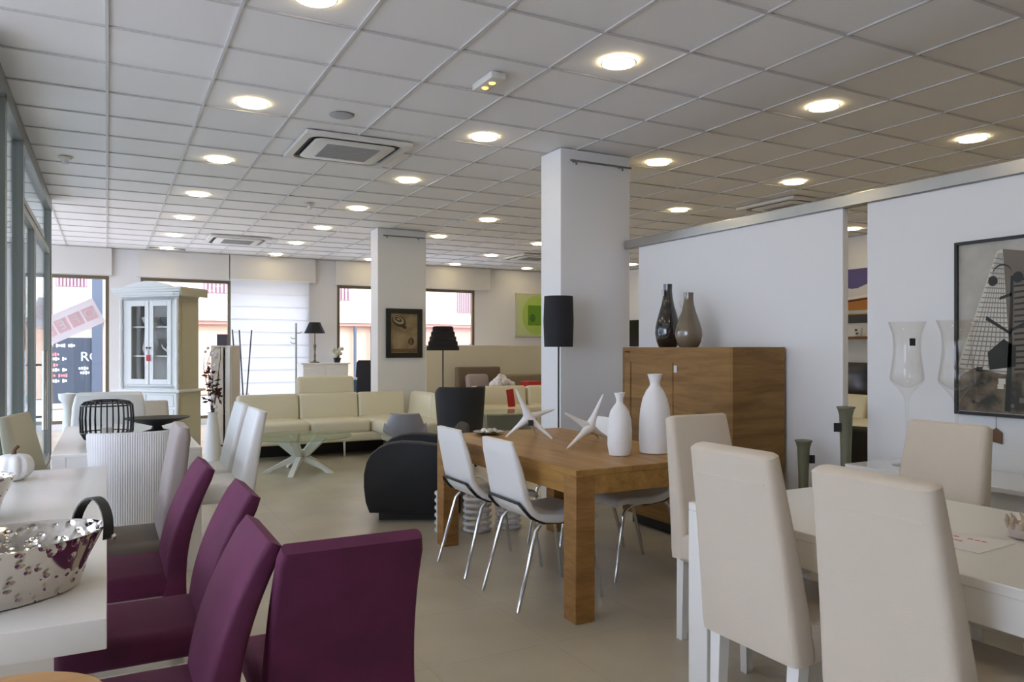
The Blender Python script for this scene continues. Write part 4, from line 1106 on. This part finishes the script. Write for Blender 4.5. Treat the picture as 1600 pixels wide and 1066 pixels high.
t = thing('turned_pedestal', 'white turned wooden pedestal standing at the end of the shopfront glass', 'pedestal', (-.38, 9.6, 0))
MB().lathe([(.10, 0), (.10, .05), (.06, .08), (.045, .25), (.05, .55), (.04, .7), (.055, .76), (.085, .80), (.09, .86), (.001, .87)], seg=22).build('body', white_lac, t)

# ------------------------------------------------------------------ blind, banner
t = thing('roman_blind', 'white translucent blind with horizontal folds covering the window', 'blind', (2.668, 14.505, 0))
q = MB(); zb = .5
nz = 9; zz = [2.585-i*(2.585-.5)/nz for i in range(nz+1)]; L = []
for i, z in enumerate(zz):
    L.append([(-.70, 0, z), (.70, 0, z), (.70, .003, z), (-.70, .003, z)])
    if i < nz: L.append([(-.70, -.012, z-.03), (.70, -.012, z-.03), (.70, -.009, z-.03), (-.70, -.009, z-.03)])
q.loft(L); q.build('fabric', blindm, t, 0)
rods = MB()
for z in zz[1:]: rods.box((0, -.012, z+.0), (1.40, .006, .008))
rods.build('fold_rods', white_matt, t, 0)
MB().box((0, .0, 2.60), (1.42, .04, .03)).build('head_rail', white_matt, t, 0)

def text_mesh(s, size, m, name, parent, loc, mirror=False, roty=0):
    cu = bpy.data.curves.new(name, 'FONT'); cu.body = s; cu.size = size; cu.extrude = .001; cu.align_x = 'CENTER'; cu.align_y = 'CENTER'
    o = bpy.data.objects.new('tmp', cu); COL.objects.link(o)
    dg = bpy.context.evaluated_depsgraph_get(); me = bpy.data.meshes.new_from_object(o.evaluated_get(dg)); bpy.data.objects.remove(o)
    M = Matrix.Rotation(R(90), 4, 'X')
    if mirror: M = M @ Matrix.Diagonal((-1, 1, 1, 1))
    me.transform(M); me.materials.clear(); me.materials.append(m)
    ob = bpy.data.objects.new(name, me); COL.objects.link(ob); ob.parent = parent; ob.location = loc
    return ob
t = thing('offer_banner', 'white paper banner with reversed red-square letters hung aslant in the window', 'banner', (-.70, 14.58, 1.71), 0)
t.rotation_euler = (0, R(-27), 0)
MB().box((-.05, 0, 0), (1.40, .003, .44)).build('sheet', ban_w, t, 0)
for i, ch in enumerate('OFERTA'):
    x = .50-.222*i
    MB().box((x, -.003, 0), (.19, .002, .22)).build('square', ban_r, t, 0)
    text_mesh(ch, .21, ban_w, 'lettering', t, (x, -.0055, 0), True)

# ------------------------------------------------------------------ outside
struct('street', MB().box((2, 28, -.08), (90, 26.6, .1)), asphalt, smooth=0)
struct('pavement', MB().box((-13, 5, -.08), (19, 19.2, .1)), asphalt, smooth=0)
t = thing('street_building', 'pale cream building across the street with pink ground floor', 'building', (0, 24, 0))
MB().box((8, 1.5, 1.1), (40, 3, 2.2)).build('ground_floor', fac_pl, t, 0)
MB().box((8, 1.5, 5.6), (40, 3, 6.8)).build('upper_wall', fac_w, t, 0)
MB().box((8, -.12, 2.25), (40, .3, .16)).build('ledge', fac_w, t, 0)
MB().box((8, -.10, 2.12), (40, .2, .10)).build('cornice_band', fac_p, t, 0)
MB().box((10.3, -.03, 1.05), (3.6, .06, 2.05)).build('pink_panel', fac_p, t, 0)
for x, z, w_, h_ in ((10.93, 2.98, .62, .80), (-.85, 3.3, .75, .5), (3.0, 3.6, 1.0, 1.2), (6.4, 3.5, 1.0, 1.2)):
    s_ = MB()
    for k in range(9): s_.box((x-w_/2+w_*(k+.5)/9, -.05, z), (w_/9*.62, .06, h_))
    s_.box((x, -.01, z), (w_, .03, h_)); s_.build('shutter', shutp, t, 0)
for x in (7.55, 7.0): MB().tube([(x, -.15, 0), (x, -.15, 2.1)], .05, 8).build('downpipe', shop_g, t)
t = thing('street_shop', 'dark shopfront across the street with white and red lettering', 'shop', (-1.05, 20, 0))
MB().box((-1.0, .4, .85), (3.6, .8, 1.5)).build('front', shop_d, t, 0)
MB().box((-1.0, .4, .05), (3.6, .9, .12)).build('step', fac_w, t, 0)
MB().box((.85, .2, 3.0), (.22, .5, 6.0)).build('column', shop_g, t, 0)
MB().box((1.03, .2, 3.0), (.07, .3, 6.0)).build('white_post', fac_w, t, 0)
lb = mat('pale blue letters', (.55, .72, .78), .6); rl = mat('red letters', (.55, .13, .13), .6)
text_mesh('RO', .30, lb, 'lettering', t, (.72, -.012, 1.16))
for i, (x, z, w_, m_) in enumerate(((.1, 1.42, .62, paper), (.0, 1.22, .20, rl), (.08, 1.12, .32, paper), (.0, .98, .26, rl), (.08, .87, .34, paper), (.05, .74, .42, rl), (.08, .62, .34, paper), (.6, .90, .26, paper), (.6, .80, .2, paper))):
    q = MB(); n = max(3, int(w_/.045))
    for k in range(n):
        if k % 5 == 4: continue
        q.box((x-w_/2+w_*(k+.5)/n, -.004, z), (w_/n*.7, .006, .045+.015*(k*7 % 3)))
    q.build('small_lettering', m_, t, 0)
t = thing('car', 'dark car parked outside, roof showing above the low cream wall', 'car', (9.3, 19.2, 0))
prof = [(-2.1, .35), (-2.1, .8), (-1.5, .95), (-.8, 1.48), (.6, 1.55), (1.4, 1.05), (2.1, .85), (2.15, .35)]
MB().prism(prof[::-1], 'y', -.85, .85).build('body', mat('car paint', (.05, .055, .06), .25, coat=.6), t, 25)
for x in (-1.3, 1.35):
    for y in (-.78, .78):
        q = MB(); q.loft([[(x+r*math.cos(2*PI*k/20), y+dy, .31+r*math.sin(2*PI*k/20)) for k in range(20)] for r, dy in ((.29, -.1), (.31, -.06), (.31, .06), (.29, .1))]); q.build('wheel', black, t)
q = MB(); q.prism([(-.75, 1.0), (-.62, 1.38), (.55, 1.43), (1.05, 1.02)][::-1], 'y', -.858, .858); q.build('side_windows', screen, t, 0)
t = thing('side_building', 'grey-blue building seen through the shopfront glass', 'building', (-13.5, 10, 0))
MB().box((-1, 0, 3), (2, 22, 6)).build('wall', mat('facade blue grey', (.50, .55, .56), .85), t, 0)
for y in (-7, -3, 1, 5): 
    fo = MB().box((.02, y, 1.3), (.06, 1.8, 2.4)).build('window', fac_w, t, 0); MB().box((.04, y, 1.3), (.06, 1.6, 2.2)).build('pane', shop_d, fo, 0)

# ------------------------------------------------------------------ light
w = bpy.data.worlds.new('sky'); SC.world = w; w.use_nodes = True
bg = w.node_tree.nodes['Background']; bg.inputs['Color'].default_value = (.76, .80, 1.0, 1); bg.inputs['Strength'].default_value = 8.0
sun = bpy.data.lights.new('sun', 'SUN'); sun.energy = 3; sun.angle = R(1); sun.color = (1, .95, .86)
so = bpy.data.objects.new('sun', sun); COL.objects.link(so)
so.rotation_euler = Vector((-.45, .7, -.75)).to_track_quat('-Z', 'Y').to_euler()

# ------------------------------------------------------------------ camera
cam = bpy.data.cameras.new('camera'); co = bpy.data.objects.new('camera', cam); COL.objects.link(co)
cam.sensor_width = 36; cam.lens = 36*1190/1600; cam.shift_y = 12/1600; cam.clip_start = .05; cam.clip_end = 200
co.location = (0, 0, 1.35); co.rotation_euler = (R(90), 0, R(-28))
SC.camera = co
SC.view_settings.view_transform = 'Standard'; SC.view_settings.look = 'None'; SC.view_settings.gamma = 1; SC.view_settings.exposure = .30
try: SC.view_settings.use_curve_mapping = False
except Exception: pass
SC.cycles.max_bounces = 10; SC.cycles.diffuse_bounces = 5; SC.cycles.transparent_max_bounces = 16; SC.cycles.caustics_reflective = False; SC.cycles.caustics_refractive = False
SC.cycles.sample_clamp_indirect = 6
